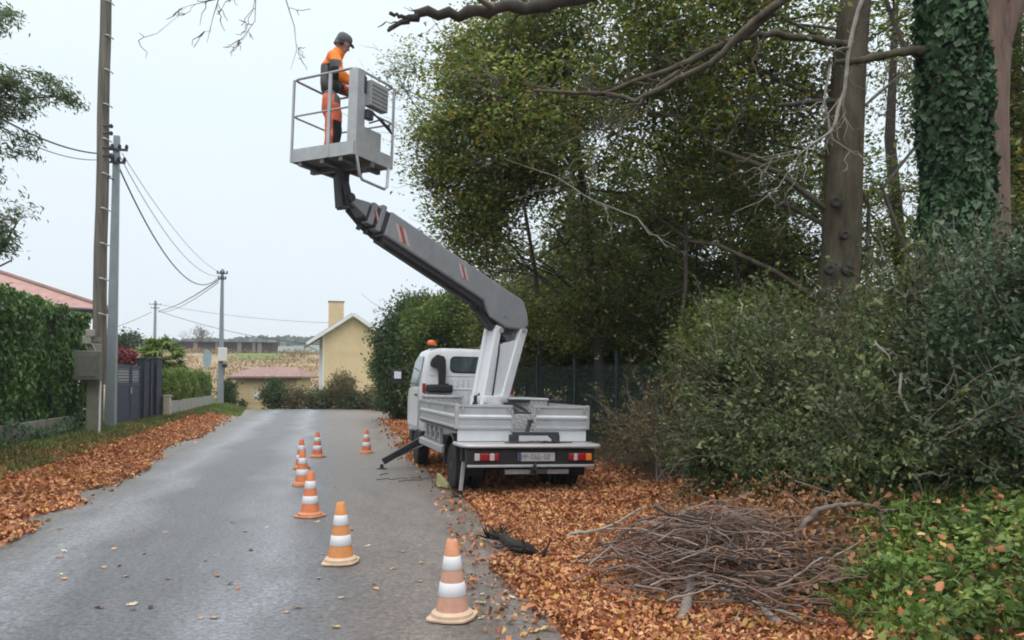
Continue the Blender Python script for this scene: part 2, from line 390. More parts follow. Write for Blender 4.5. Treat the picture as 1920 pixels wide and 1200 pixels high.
wob = t.nodes.new('ShaderNodeMath'); wob.operation = 'MULTIPLY_ADD'; wob.inputs[1].default_value = 1.3; wob.inputs[2].default_value = -.65
t.links.new(wn.outputs['Fac'], wob.inputs[0])
xx = t.nodes.new('ShaderNodeMath'); t.links.new(sp.outputs['X'], xx.inputs[0]); t.links.new(wob.outputs[0], xx.inputs[1])
def bandramp(stops):
    mr_ = nd(t, 'ShaderNodeMapRange'); mr_.inputs['From Min'].default_value = -4; mr_.inputs['From Max'].default_value = 3; t.links.new(xx.outputs[0], mr_.inputs[0])
    rp = t.nodes.new('ShaderNodeValToRGB'); c = rp.color_ramp
    P = [((x + 4) / 7, k) for x, k in stops]
    c.elements[0].position, c.elements[1].position = P[0][0], P[-1][0]; c.elements[0].color = (*P[0][1], 1); c.elements[1].color = (*P[-1][1], 1)
    for p, k in P[1:-1]:
        e = c.elements.new(p); e.color = (*k, 1)
    t.links.new(mr_.outputs[0], rp.inputs[0]); return rp
gA, gB, gC, gD = (.112, .106, .10), (.188, .196, .21), (.108, .111, .118), (.130, .110, .099)
rp = bandramp([(-3.7, (.155, .135, .115)), (-3.0, gA), (-2.25, gB), (-1.75, gC), (-1.1, gC), (-.45, gB), (0.0, gC), (.45, gD), (1.2, (.142, .122, .109)), (2.1, (.135, .106, .086))])
n1 = nd(t, 'ShaderNodeTexNoise', Scale=26.0, Detail=8.0, Roughness=.95); t.links.new(tcn.outputs['Object'], n1.inputs['Vector'])
n2b = nd(t, 'ShaderNodeTexNoise', Scale=1.5, Detail=8.0, Roughness=.7); mpp = t.nodes.new('ShaderNodeMapping'); mpp.inputs['Scale'].default_value = (1.5, .45, 1)
t.links.new(tcn.outputs['Object'], mpp.inputs[0]); t.links.new(mpp.outputs[0], n2b.inputs['Vector'])
m1 = nd(t, 'ShaderNodeMapRange'); m1.inputs['From Min'].default_value = .36; m1.inputs['From Max'].default_value = .64; m1.inputs['To Min'].default_value = .10; m1.inputs['To Max'].default_value = 2.0; t.links.new(n1.outputs['Fac'], m1.inputs[0])
m2 = nd(t, 'ShaderNodeMapRange'); m2.inputs['From Min'].default_value = .3; m2.inputs['From Max'].default_value = .7; m2.inputs['To Min'].default_value = .74; m2.inputs['To Max'].default_value = 1.28; t.links.new(n2b.outputs['Fac'], m2.inputs[0])
mu = t.nodes.new('ShaderNodeMath'); mu.operation = 'MULTIPLY'; t.links.new(m1.outputs[0], mu.inputs[0]); t.links.new(m2.outputs[0], mu.inputs[1])
sc_ = t.nodes.new('ShaderNodeVectorMath'); sc_.operation = 'SCALE'; t.links.new(rp.outputs[0], sc_.inputs[0]); t.links.new(mu.outputs[0], sc_.inputs['Scale'])
t.links.new(sc_.outputs[0], b.inputs['Base Color'])
rr = nd(t, 'ShaderNodeMapRange'); rr.inputs['From Min'].default_value = .3; rr.inputs['From Max'].default_value = .7; rr.inputs['To Min'].default_value = .42; rr.inputs['To Max'].default_value = .66
t.links.new(n2b.outputs['Fac'], rr.inputs[0]); t.links.new(rr.outputs[0], b.inputs['Roughness']); b.inputs['Specular IOR Level'].default_value = .5
bp = nd(t, 'ShaderNodeBump', Strength=.9, Distance=.008); t.links.new(n1.outputs['Fac'], bp.inputs['Height']); t.links.new(bp.outputs[0], b.inputs['Normal'])
tag(link('road', me, None, rm), kind='structure')

# ---- leaf litter
litcols = [(.49, .20, .088), (.36, .135, .06), (.54, .235, .105), (.22, .085, .045), (.60, .31, .16), (.43, .17, .078), (.50, .21, .095), (.28, .105, .052), (.62, .37, .19), (.57, .34, .10), (.46, .185, .085), (.16, .065, .04)]
M['litter'] = leafmat('fallen_leaf_brown', litcols, trans=.12, rough=.55, clump=1.2, cvar=.2)
def litter_pts(n, x0, x1, y0, y1, keep, r):
    x = r.uniform(0, 1, n); y = r.uniform(y0, y1, n); a = x0(y); bb = x1(y); x = a + (bb - a) * x
    k = r.random(n) < keep(x, y, a, bb); return x[k], y[k]
r = np.random.default_rng(21)
def right_keep(x, y, a, b):
    d = x - edgeR(y) - .55 * (n2(x, y, 1.1) - .5) + .04
    return np.clip(sst((d + .12) / .24) + .05 * (d > -.55), 0, 1) * (1 - .85 * sst((x - b + 1.0 + .8 * (n2(x, y, .9) - .5)) / .9))
X, Y = [], []
for n, y0, y1 in ((24000, 2.4, 5.0), (28000, 5, 8), (16000, 8, 11), (9000, 11, 16), (7000, 16, 26), (5000, 26, 38)):
    x, y = litter_pts(n, lambda y: edgeR(y) - .5, lambda y: 4.3 + .9 * sst((y - 7) / 3), y0, y1, right_keep, r); X.append(x); Y.append(y)
x = np.concatenate(X); y = np.concatenate(Y)
P = np.stack([x, y, np.maximum(gz(x, y), .012) + .015 + .035 * r.random(len(x)) ** 2 + (n2(x, y, 1.3) - .5) * .05], -1)
sz = np.where(y < 9, .054, np.where(y < 14, .07, .095)) * r.choice([.6, .85, 1.1], len(y))
tag(leafcloud('leaf_litter', P, sz, M['litter'], N=(0, 0, 1.0), jit=.42, asp=.6, fold=.35, seed=5, nv=6), kind='stuff', label='rust brown fallen leaves carpeting the right verge under the truck', cat='leaf litter')
def left_keep(x, y, a, b):
    d = edgeL(y) + .35 - x - .5 * (n2(x, y, 1.0) - .5); wdt = 1.55 + .5 * (n2(x, y, .5) - .5)
    return sst((d + .05) / .3) * (1 - .93 * sst((d - wdt) / .6)) + .015
X, Y = [], []
for n, y0, y1 in ((7000, 5, 9), (17000, 9, 16), (12000, 16, 26), (7000, 26, 43)):
    x, y = litter_pts(n, lambda y: edgeL(y) - 2.4, lambda y: edgeL(y) + .6, y0, y1, left_keep, r); X.append(x); Y.append(y)
x = np.concatenate(X); y = np.concatenate(Y)
P = np.stack([x, y, np.maximum(gz(x, y), .012) + .015 + .035 * r.random(len(x)) ** 2 + (n2(x, y, 1.3) - .5) * .05], -1)
tag(leafcloud('leaf_litter', P, .085, M['litter'], N=(0, 0, 1.0), jit=.42, asp=.6, fold=.35, seed=6, nv=6), kind='stuff', label='rust brown fallen leaves in a strip along the left road edge', cat='leaf litter')

# ---- grass on the left verge
M['grass'] = leafmat('verge_grass', [(.08, .125, .026), (.125, .165, .036), (.17, .19, .05), (.065, .10, .022), (.19, .17, .065)], trans=.25, clump=.9)
n = 44000; y = r.uniform(6, 46, n); x = edgeL(y) - 1.0 - 1.9 * r.random(n); x = np.where(y > 33, edgeL(y) - .7 - 1.6 * r.random(n), x)
k = (x > -6.2) & (r.random(n) < .35 + .65 * n2(x, y, .8)); x, y = x[k], y[k]
P = np.stack([x, y, gz(x, y) + .06], -1)
tag(leafcloud('grass', P, .17, M['grass'], N=None, D=(0, 0, 1.6), jit=1, asp=.12, fold=.3, seed=8), kind='stuff', label='rough green grass on the left verge before the hedge', cat='grass')
M['grass2'] = leafmat('bright_grass', [(.11, .17, .03), (.16, .22, .045), (.08, .13, .03)], trans=.3, clump=.9)
n = 7000; y = r.uniform(37, 46.5, n); x = -5.6 + 2.0 * r.random(n) + .3 * (y - 40) * -.2; P = np.stack([x, y, gz(x, y) + .07], -1)
tag(leafcloud('grass', P, .2, M['grass2'], D=(0, 0, 1.6), jit=1, asp=.14, seed=9), kind='stuff', label='bright green grass patch at the foot of the far grey pole', cat='grass')
# ================================================================== TREES AND PLANTS
def curve3(a, b, sag, k, r, wob=.12):
    """wandering path from a to b with k+1 points; sag > 0 hangs its middle, < 0 arches it"""
    a = np.asarray(a, float); b = np.asarray(b, float); L = np.linalg.norm(b - a); t = np.linspace(0, 1, k + 1)[:, None]
    p = a + (b - a) * t; p[:, 2] -= sag * 4 * (t * (1 - t))[:, 0] * L
    w = r.normal(size=(k + 1, 3)) * wob * L / k * 1.2; w[0] = 0; w[-1] = 0
    return p + w
def tree(name, label, base, trunk, ells, bark, leaf, n_spray, per, spray_r, lsize, seed, group=None, thr=.30, hs=.55, n_limb=14, flat=.35, twigs=True, asp=.58, parts=None, jit=.5, lean=.9, thick=1.0, D=None):
    """trunk: [(point, radius), ...] in world space; sprays of leaves fill the ellipsoids except where noise leaves gaps"""
    r = np.random.default_rng(seed)
    root = empty(name, base); tag(root, label, 'tree', group)
    tb = MB(); tb.tube([p for p, q in trunk], [q for p, q in trunk], 14); part(tb, 'trunk', bark, root, world=True, smooth=True, angle=80)
    TP = np.array([tuple(p) for p, q in trunk]); TR = np.array([q for p, q in trunk])
    C, k = inells(ells, int(n_spray * 1.7), r)
    g = vnoise(C + seed * 3.7, hs); C = C[g > thr][:n_spray]
    C = C[C[:, 2] > gz(C[:, 0], C[:, 1]) + .15]
    tw = MB(); nodes = []; nrad = []
    for i in range(n_limb):
        e = ells[i % len(ells)]; ec = np.array(tuple(e[0])); tgt = ec + r.normal(size=3) * np.array(e[1]) * .38
        tt = r.uniform(.25, 1.0); j = int(np.clip(np.searchsorted(TP[:, 2], min(tgt[2] - lean * np.linalg.norm((tgt - TP[0])[:2]) * .35, TP[-1, 2])), 1, len(TP) - 1))
        f = r.random(); st = TP[j - 1] * (1 - f) + TP[j] * f
        p = curve3(st, tgt, -.05, 6, r); r0 = min(TR[j] * .5, .02 + .014 * np.linalg.norm(tgt - st)) * thick
        rad = np.linspace(r0, .012, 7); lb = MB(); lb.tube(p, list(rad), 6); part(lb, 'limb', bark, root, world=True, smooth=True, angle=80); nodes += list(p[1:]); nrad += list(rad[1:])
        for q in range(4):
            s0 = p[r.integers(2, 6)]; t1 = s0 + r.normal(size=3) * np.array(e[1]) * .5; p2 = curve3(s0, t1, .04, 4, r)
            tw.tube(p2, list(np.linspace(.016, .006, 5) * thick), 4); nodes += list(p2[1:]); nrad += [.01] * 4
    NP = np.array(nodes) if nodes else TP
    out = []; dirs = []
    for c in C:
        d2 = np.sum((NP - c) ** 2, 1); s0 = NP[d2.argmin()]; L = math.sqrt(d2.min())
        if twigs and L > .1:
            p2 = curve3(s0, c, .05, 3, r); tw.tube(p2, [.008, .006, .005, .003], 3, cap=False)
        dr = c - s0; dr = dr / (np.linalg.norm(dr) + 1e-6) + r.normal(size=3) * .4; dr[2] -= .15; dr /= np.linalg.norm(dr)
        m = max(3, int(per * r.uniform(.5, 1.4))); rr = spray_r * r.uniform(.6, 1.3)
        a = r.normal(size=(m, 3)) * rr * .5; a[:, 2] *= flat; a += dr * r.uniform(-.3, 1.2, (m, 1)) * rr * .7
        out.append(c + a); dirs.append(np.repeat(dr[None], m, 0))
    if twigs and len(tw.v): tag(part(tw, 'twigs', M['twig'], root, world=True), kind='stuff')
    P = np.concatenate(out); Dd = np.concatenate(dirs)
    leafcloud('crown', P, lsize, leaf, root, N=(0, 0, 1.0) if flat < .8 else (0, 0, .3), D=Dd * 1.0 if D is None else D, jit=jit, asp=asp, seed=seed)
    return root

olive = [(.10, .155, .030), (.165, .215, .042), (.22, .265, .055), (.09, .14, .028), (.27, .285, .06), (.135, .185, .036), (.07, .11, .024), (.19, .23, .048), (.36, .27, .055), (.115, .165, .032), (.40, .42, .19), (.145, .195, .042), (.24, .27, .07)]  # the palest entry paints highlights into the colour of some leaves
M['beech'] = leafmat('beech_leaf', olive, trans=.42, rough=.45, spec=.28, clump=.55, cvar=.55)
M['beechdark'] = leafmat('beech_leaf_dark', [(.07, .108, .026), (.115, .155, .034), (.09, .13, .03), (.16, .195, .046), (.055, .088, .022), (.21, .205, .05), (.10, .135, .034), (.26, .29, .13)], trans=.40, rough=.45, spec=.28, clump=.55, cvar=.55)  # last, pale entry is a leaf highlight put into the colour
M['evergreen'] = leafmat('evergreen_leaf', [(.03, .06, .02), (.048, .085, .026), (.07, .11, .034), (.036, .068, .022)], trans=.25, clump=.9, rough=.5, spec=.25)
M['freshgreen'] = leafmat('fresh_green_leaf', [(.06, .115, .022), (.10, .165, .03), (.13, .175, .03), (.075, .13, .025), (.17, .18, .036)], trans=.35, clump=.7)
M['ivy'] = leafmat('ivy_leaf', [(.02, .062, .024), (.034, .085, .032), (.05, .11, .044), (.024, .068, .026), (.075, .135, .055), (.016, .048, .02)], trans=.15, rough=.45, spec=.32, clump=1.5, cvar=.45)
M['privet'] = leafmat('grey_green_leaf', [(.065, .098, .036), (.095, .132, .047), (.045, .07, .027), (.135, .165, .068), (.075, .105, .034), (.21, .215, .09), (.058, .088, .032), (.13, .11, .05)], trans=.3, clump=1.8, rough=.48, spec=.28, cvar=.65)
M['holly'] = leafmat('dark_holly_leaf', [(.036, .064, .03), (.052, .088, .04), (.07, .108, .052), (.095, .13, .07)], trans=.2, rough=.42, spec=.35, clump=1.2, cvar=.4)
M['brownleaf'] = leafmat('browning_leaf', [(.16, .11, .045), (.11, .10, .04), (.21, .14, .055), (.09, .092, .04), (.14, .13, .055)], trans=.3, clump=1.2)
M['laurel'] = leafmat('laurel_leaf', [(.042, .115, .018), (.062, .15, .026), (.10, .20, .036), (.03, .08, .015), (.14, .24, .05)], trans=.25, rough=.4, spec=.35, clump=1.0, cvar=.45)
M['laurel2'] = leafmat('clipped_hedge_leaf', [(.09, .155, .027), (.14, .21, .036), (.20, .265, .05), (.065, .12, .022)], trans=.3, rough=.5, spec=.25, clump=1.0)
M['willow'] = leafmat('narrow_leaf', [(.10, .15, .07), (.14, .185, .09), (.075, .115, .055), (.18, .21, .11)], trans=.45, clump=.8)

def E(u, v, Z, rx, ry, rz): return (W(u, v, Z), (rx, ry, rz))
def gp(u, Z):
    p = W(u, 700, Z); return Vector((p.x, p.y, gzf(p.x, p.y)))
# beech with the bare grey trunk
b0 = gp(1568, 13.8)
tr = [(b0 - Vector((0, 0, .2)), .42), (W(1570, 600, 13.8), .36), (W(1578, 450, 13.8), .33), (W(1584, 280, 13.8), .31), (W(1592, 120, 13.8), .29), (W(1604, 0, 13.8), .26), (W(1618, -200, 13.8), .2), (W(1630, -420, 13.8), .1)]
beech = tree('beech_tree', 'tall beech with a bare grey trunk standing left of the ivy-covered trunk', b0, tr,
     [E(1330, 60, 14.6, 2.6, 2.0, 2.0), E(1180, 210, 14.8, 2.4, 1.9, 1.9), E(1000, 190, 15.2, 1.9, 1.6, 1.7), E(1430, 260, 15.2, 2.0, 1.6, 2.2), E(1250, -60, 14.5, 3, 2.0, 1.6), E(1700, 60, 15.5, 1.8, 1.5, 2.2)],
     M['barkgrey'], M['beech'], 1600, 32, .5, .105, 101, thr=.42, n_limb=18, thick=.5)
for (u, v, Z, s) in ((1552, 553, 13.41, .085), (1567, 378, 13.45, .075), (1590, 505, 13.44, .08), (1556, 505, 13.44, .07), (1584, 440, 13.46, .06)):
    kn = MB(); p = W(u, v, Z); kn.lathe([(s * 1.5, -.03), (s * 1.3, .02), (s * .8, .03), (s * .3, .01)], 10, Matrix.Translation(p) @ (F0 * -1).to_track_quat('Z', 'Y').to_matrix().to_4x4())
    part(kn, 'bark_knot', M['barkdark'], beech, world=True, smooth=True)
# overhanging crown edge over the road
b0 = gp(1130, 17.5)
tree('beech_tree', 'olive green beech whose crown leans out over the boom towards the road', b0,
     [(b0, .12), (b0 + Vector((-.1, 0, 2)), .11), (b0 + Vector((-.4, -.2, 4.5)), .085), (b0 + Vector((-.8, -.3, 7.5)), .06), (b0 + Vector((-1.1, -.4, 10)), .03)],
     [E(930, 170, 16.5, 1.3, 1.3, 1.3), E(905, 330, 16.5, 1.05, 1.3, 1.5), E(985, 420, 16.8, 1.3, 1.3, 1.5), E(1060, 300, 17, 1.7, 1.4, 2.2), E(1010, 60, 16.5, 1.5, 1.3, 1.2), E(1080, 520, 17.5, 1.4, 1.3, 1.3), E(1120, 590, 17.5, 1.1, 1.0, .8), E(1010, 540, 17, 1.0, 1, .8), E(830, 290, 16.2, .5, .8, 1.3), E(905, 445, 16.5, .7, .8, .55), E(960, 505, 16.8, .8, .8, .55), E(850, 395, 16.4, .45, .6, .6)],
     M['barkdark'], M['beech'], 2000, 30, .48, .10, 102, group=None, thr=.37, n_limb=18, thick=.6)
# thin airy tree edge beside the basket
b0 = gp(1020, 19.5)
airy = tree('birch_tree', 'thin airy sapling tree with sparse leaves against the sky beside the basket', b0,
     [(b0, .07), (b0 + Vector((-.2, 0, 4)), .05), (b0 + Vector((-.9, 0, 8)), .035), (b0 + Vector((-1.6, 0, 11)), .02)],
     [E(800, 130, 19, 1.0, .8, .9), E(870, 120, 19, 1.0, .8, 1.0), E(815, 260, 19, .8, .8, 1.6), E(850, 420, 19, .6, .7, 1.3), E(905, 480, 19.2, .6, .7, .8), E(760, 150, 19, .5, .5, .5)],
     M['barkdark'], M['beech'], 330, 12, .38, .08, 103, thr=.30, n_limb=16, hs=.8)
rows = [(1250, 22, .13, [(1200, 430, 21, 2.6, 1.8, 2.4), (1330, 470, 21.5, 2.4, 1.8, 2.4), (1160, 580, 20, 2.0, 1.5, 1.6), (1290, 610, 20.5, 2.2, 1.5, 1.5)], 800, 'tall dark olive beech in the row behind the truck and fence'),
        (1420, 19, .22, [(1400, 420, 18.5, 2.0, 1.6, 2.6), (1460, 560, 18.2, 1.7, 1.4, 1.5), (1330, 330, 18.8, 1.6, 1.4, 1.6)], 560, 'leafy tree filling the gap left of the bare beech trunk'),
        (1690, 18.5, .2, [(1680, 330, 18, 1.5, 1.4, 2.8), (1650, 520, 17.5, 1.3, 1.2, 1.6), (1730, 150, 18.5, 1.6, 1.5, 2.0)], 270, 'slim tree seen between the bare beech and the ivy trunk'),
        (1930, 15, .25, [(1915, 330, 14.5, 1.2, 1.4, 2.6), (1900, 120, 15, 1.4, 1.4, 1.8), (1930, 520, 13.5, 1.3, 1.2, 1.6)], 420, 'leafy tree at the far right edge behind the ivy trunk'),
        (1075, 27, .25, [(1050, 560, 25.5, 2.4, 1.8, 2.4), (1130, 480, 26, 2.2, 1.8, 2.5), (980, 560, 25, 1.3, 1.5, 1.6), (1010, 650, 24, 2.0, 1.5, 1.2)], 560, 'dark broad tree just right of the boom elbow behind the truck'),
        (1560, 26, .25, [(1520, 420, 25, 3.2, 2.0, 3.6), (1620, 600, 24, 3.0, 1.8, 2.0), (1800, 500, 25, 3.2, 2, 3.6)], 300, 'tree deep in the wood behind the bare beech trunk')]
for i, (u, Z, rd, el, ns, lab) in enumerate(rows):
    b0 = gp(u, Z)
    tree('woodland_tree', lab, b0, [(b0, rd), (b0 + Vector((.1, 0, 3)), rd * .85), (b0 + Vector((-.1, .1, 6.5)), rd * .6), (b0 + Vector((.1, 0, 10)), rd * .25)],
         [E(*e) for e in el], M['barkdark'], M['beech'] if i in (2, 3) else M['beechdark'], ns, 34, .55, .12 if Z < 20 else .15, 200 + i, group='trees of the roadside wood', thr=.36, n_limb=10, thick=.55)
for i, (u, Z, el, ns, lab) in enumerate((
        (985, 21.5, [(960, 600, 21.5, 1.0, .9, 1.2), (1010, 660, 21, 1.2, .9, 1.1), (1000, 540, 22, .9, .9, .9)], 430, 'leafy understorey tree just right of the boom elbow'),
        (1095, 20.5, [(1085, 600, 20.5, 1.2, 1.0, 1.3), (1110, 670, 20, 1.3, .9, 1.0), (1075, 520, 21, 1.0, .9, 1.0)], 470, 'leafy understorey tree rising over the left part of the green fence'),
        (1205, 19.5, [(1190, 610, 19.5, 1.2, 1.0, 1.3), (1225, 680, 19, 1.2, .9, .9), (1180, 530, 20, 1.1, .9, 1.0)], 450, 'leafy understorey tree rising over the middle of the green fence'),
        (1310, 17.5, [(1300, 620, 17.5, 1.0, .9, 1.2), (1325, 560, 18, 1.0, .9, .9), (1390, 600, 17, .9, .8, 1.0)], 420, 'leafy understorey tree behind the right end of the green fence'),
        (1480, 16.5, [(1470, 590, 16.5, .9, .8, 1.0), (1440, 500, 17, .8, .8, .8)], 240, 'small understorey tree close left of the bare beech trunk'))):
    b0 = gp(u, Z)
    tree('understorey_tree', lab, b0, [(b0, .07), (b0 + Vector((.05, 0, 1.5)), .055), (b0 + Vector((-.05, 0, 3)), .04), (b0 + Vector((0, 0, 4.2)), .02)],
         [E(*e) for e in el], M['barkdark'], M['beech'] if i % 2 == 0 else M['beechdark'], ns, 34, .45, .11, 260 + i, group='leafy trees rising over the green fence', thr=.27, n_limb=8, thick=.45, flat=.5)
# trunks seen deep in the wood
for i, (u, Z, rd) in enumerate(((1370, 17, .07), (1285, 16, .05), (1480, 20, .09), (1660, 16.5, .06), (1720, 15, .05))):
    b0 = gp(u, Z); rr_ = np.random.default_rng(900 + i)
    mb = MB(); pts = [b0 + Vector((rr_.normal() * .12 * k + .06 * k * (-1) ** i, rr_.normal() * .1, 1.5 * k)) for k in range(7)]
    mb.tube(pts, [rd * (1 - .1 * k) for k in range(7)], 7)
    sp_ = empty('sapling_tree', b0); tag(sp_, ['thin pale leaning sapling between fence and bare beech trunk', 'thinnest sapling stem standing at the end of the green fence', 'slim grey sapling stem just left of the bare beech trunk', 'slim stem just right of the bare beech trunk', 'thin stem standing between bare beech and ivy trunk'][i], 'tree', 'slim stems in the wood')
    part(mb, 'trunk', M['twig'], sp_, world=True, smooth=True)
    tw = MB(); cc = []
    for q in range(12):
        s0 = pts[rr_.integers(2, 7)]; e_ = s0 + Vector(tuple(rr_.normal(size=3) * .55)); tw.tube(curve3(s0, e_, -.03, 4, rr_), list(np.linspace(.012, .004, 5)), 4); cc.append(np.array(e_) + rr_.normal(size=(16, 3)) * .22)
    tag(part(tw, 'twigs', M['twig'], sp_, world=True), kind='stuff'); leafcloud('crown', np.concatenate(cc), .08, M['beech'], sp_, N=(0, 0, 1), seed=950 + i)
# far mass of the wood
r = np.random.default_rng(33); out = []
for (u, v, Z, rx, ry, rz, n) in ((1000, 650, 34, 3, 2, 2.0, 1400), (1130, 650, 33, 4, 2, 2.0, 2200), (1300, 670, 31, 5, 2, 1.8, 2600), (1480, 675, 29, 5, 2, 1.7, 2500), (1650, 660, 27, 4, 2, 1.7, 2100), (1820, 660, 24, 4, 2, 1.7, 2100), (1950, 600, 21, 3, 2, 2.4, 1300)):
    p, _ = inells([E(u, v, Z, rx, ry, rz)], n, r); out.append(p)
P = np.concatenate(out); P = P[P[:, 2] > gz(P[:, 0], P[:, 1])]
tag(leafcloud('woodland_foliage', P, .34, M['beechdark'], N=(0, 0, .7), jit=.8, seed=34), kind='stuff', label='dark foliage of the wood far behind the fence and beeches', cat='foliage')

# ivy-clad tree, with the big limbs that reach over the road
b0 = gp(1785, 10.2)
ivt = empty('ivy_tree', b0); tag(ivt, 'thick trunk completely clad in dark green ivy, with bare limbs reaching over the road', 'tree')
axis_pts = [(b0 - Vector((0, 0, .2)), .42), (W(1786, 560, 10.2), .40), (W(1788, 380, 10.2), .40), (W(1790, 200, 10.2), .40), (W(1786, 60, 10.2), .37), (W(1780, -120, 10.2), .32), (W(1775, -400, 10.2), .24)]
mb = MB(); mb.tube([p for p, q in axis_pts], [q * .78 for p, q in axis_pts], 16); part(mb, 'trunk', M['barkred'], ivt, world=True, smooth=True, angle=80)
r = np.random.default_rng(44); n = 15000
ap = np.array([tuple(p) for p, q in axis_pts]); ar = np.array([q for p, q in axis_pts]); zz = r.uniform(b0.z, ap[-2, 2] + .5, n); th = r.uniform(0, 2 * np.pi, n)
cx = np.interp(zz, ap[:, 2], ap[:, 0]); cy = np.interp(zz, ap[:, 2], ap[:, 1]); rd = np.interp(zz, ap[:, 2], ar)
bulge = vnoise(np.stack([np.cos(th), np.sin(th), zz * .9], -1), 1.6); rd = rd * .86 + .01 + .13 * bulge * r.random(n) ** .7 * 1.5
topfade = sst((zz - W(1788, 130, 10.2).z) / 1.6); keep = (r.random(n) > topfade * .55 * (bulge < .55)); nrm = np.stack([np.cos(th), np.sin(th), np.full(n, .35)], -1)
P = np.stack([cx + np.cos(th) * rd, cy + np.sin(th) * rd, zz], -1)[keep]
leafcloud('ivy', P, r.choice([.06, .085, .11, .13], len(P)), M['ivy'], ivt, N=nrm[keep], D=(0, 0, -1.0), jit=.5, asp=.85, fold=.25, seed=45)
# reddish forked trunk beside it
b1 = gp(1868, 12.4)
rt_ = empty('forked_tree', b1); tag(rt_, 'reddish-brown forked trunk directly right of the ivy-covered trunk', 'tree')
mb = MB(); mb.tube([b1, W(1862, 400, 12.4), W(1862, 200, 12.4), W(1868, 90, 12.4), W(1862, -100, 12.4), W(1850, -350, 12.4)], [.26, .24, .22, .21, .17, .1], 12)
mb.tube([W(1868, 110, 12.38), W(1890, 40, 12.3), W(1925, -30, 12.2), W(1990, -200, 12.1)], [.16, .15, .13, .08], 10)
part(mb, 'trunk', M['barkred'], rt_, world=True, smooth=True, angle=80)
P, _ = inells([E(1900, -160, 12.4, 1.5, 1.3, 1.2), E(1820, -260, 12.4, 1.5, 1.3, 1.2)], 2500, np.random.default_rng(3)); leafcloud('crown', P, .085, M['beech'], rt_, N=(0, 0, 1), seed=46)

def limb(parent, pts, rads, mat, sub=0, seed=1, subl=.6, n=8, jag=.0, leaf=None):
    """a limb through (u, v, Z) stations with side twigs"""
    rr_ = np.random.default_rng(seed); P = [W(*p) for p in pts]; Q = []; S = []
    for i in range(len(P) - 1):
        for k in range(4):
            f = k / 4; q = P[i].lerp(P[i + 1], f); jr = rads[i] * (1 - f) + rads[i + 1] * f
            Q.append(q + Vector(tuple(rr_.normal(size=3))) * (jr * .25 + jag)); S.append(jr * rr_.uniform(.88, 1.14))
    Q.append(P[-1]); S.append(rads[-1])
    mb = MB(); mb.tube(Q, S, n); tw = MB()
    for k in range(sub):
        i = rr_.integers(len(Q) // 3, len(Q)); d = (Q[i] - Q[max(i - 2, 0)]).normalized() if i else Vector((0, 0, -1))
        e_ = Q[i] + (d * .6 + Vector(tuple(rr_.normal(size=3))) * .6 + Vector((0, 0, -.25))) * subl * rr_.uniform(.4, 1.2)
        p2 = curve3(Q[i], e_, .06, 5, rr_, .2); r0 = min(S[i] * .6, .014); tw.tube(p2, list(np.linspace(r0, .003, 6)), 5)
        for q in range(2):
            j = rr_.integers(2, 6); e2 = Vector(tuple(p2[j])) + (Vector(tuple(rr_.normal(size=3))) * .5 + d * .4) * subl * .5
            tw.tube(curve3(p2[j], e2, .05, 3, rr_, .2), [.005, .004, .003, .002], 4)
    o = part(mb, 'limb', mat, parent, world=True, smooth=True, angle=80)
    if sub: tag(part(tw, 'twigs', mat, o, world=True), kind='stuff')
    return o
# dead limb overhead, with its broken fork
lo = limb(ivt, [(1785, -260, 10.1), (1600, -190, 9.4), (1380, -120, 8.8), (1180, -42, 8.4), (1080, -4, 8.2), (1000, 18, 8.1), (930, 16, 8.0), (860, 31, 8.0), (790, 20, 7.9), (762, 38, 7.9), (728, 58, 7.85)],
     [.16, .13, .11, .085, .072, .066, .060, .056, .045, .036, .016], M['barkdark'], 5, 61, .25, jag=.005, n=12)
limb(ivt, [(770, 34, 7.9), (748, 31, 7.87), (730, 24, 7.85)], [.026, .022, .018], M['barkdark'], 0, 62)
# grey bare limbs through the crown
limb(ivt, [(1780, -140, 10.2), (1640, -100, 10.4), (1480, -10, 10.6), (1390, 70, 10.8), (1300, 112, 11), (1230, 140, 11.1), (1150, 168, 11.2), (1110, 180, 11.2)], [.10, .085, .07, .06, .05, .04, .03, .012], M['barkgrey'], 9, 63, .7)
limb(ivt, [(1480, -10, 10.6), (1420, 35, 10.6), (1330, 120, 10.7), (1250, 160, 10.8), (1190, 190, 10.9), (1150, 178, 11), (1080, 174, 11), (1000, 170, 11)], [.05, .045, .045, .04, .034, .032, .028, .018], M['barkgrey'], 7, 64, .7)
limb(beech, [(1590, 85, 13.6), (1530, 75, 13), (1450, 62, 12.4), (1390, 72, 12), (1300, 110, 11.6), (1230, 165, 11.4), (1180, 215, 11.3), (1140, 250, 11.3)], [.07, .06, .052, .045, .036, .026, .016, .006], M['barkgrey'], 16, 65, .9)
limb(ivt, [(1740, 92, 10.2), (1680, 96, 10.2), (1620, 112, 10.2), (1565, 118, 10.2)], [.075, .058, .05, .036], M['barkgrey'], 3, 66, .5)
limb(ivt, [(1700, 92, 10.2), (1680, 50, 10.3), (1662, 0, 10.4), (1650, -80, 10.5)], [.03, .026, .024, .02], M['barkdark'], 2, 67, .5)
limb(beech, [(1560, 190, 13.5), (1510, 192, 13.1), (1455, 198, 12.8)], [.05, .045, .03], M['barkdark'], 2, 68, .5)
limb(ivt, [(1640, -60, 10.0), (1608, 20, 9.9), (1592, 90, 9.9), (1582, 170, 9.9), (1560, 245, 9.9), (1500, 288, 10), (1430, 300, 10.2)], [.03, .027, .025, .023, .019, .011, .005], M['twigpale'], 14, 69, .6)
limb(ivt, [(1556, 120, 10.2), (1545, 190, 10.1), (1562, 262, 10.1), (1605, 290, 10.1)], [.016, .014, .011, .005], M['twigpale'], 8, 70, .45)
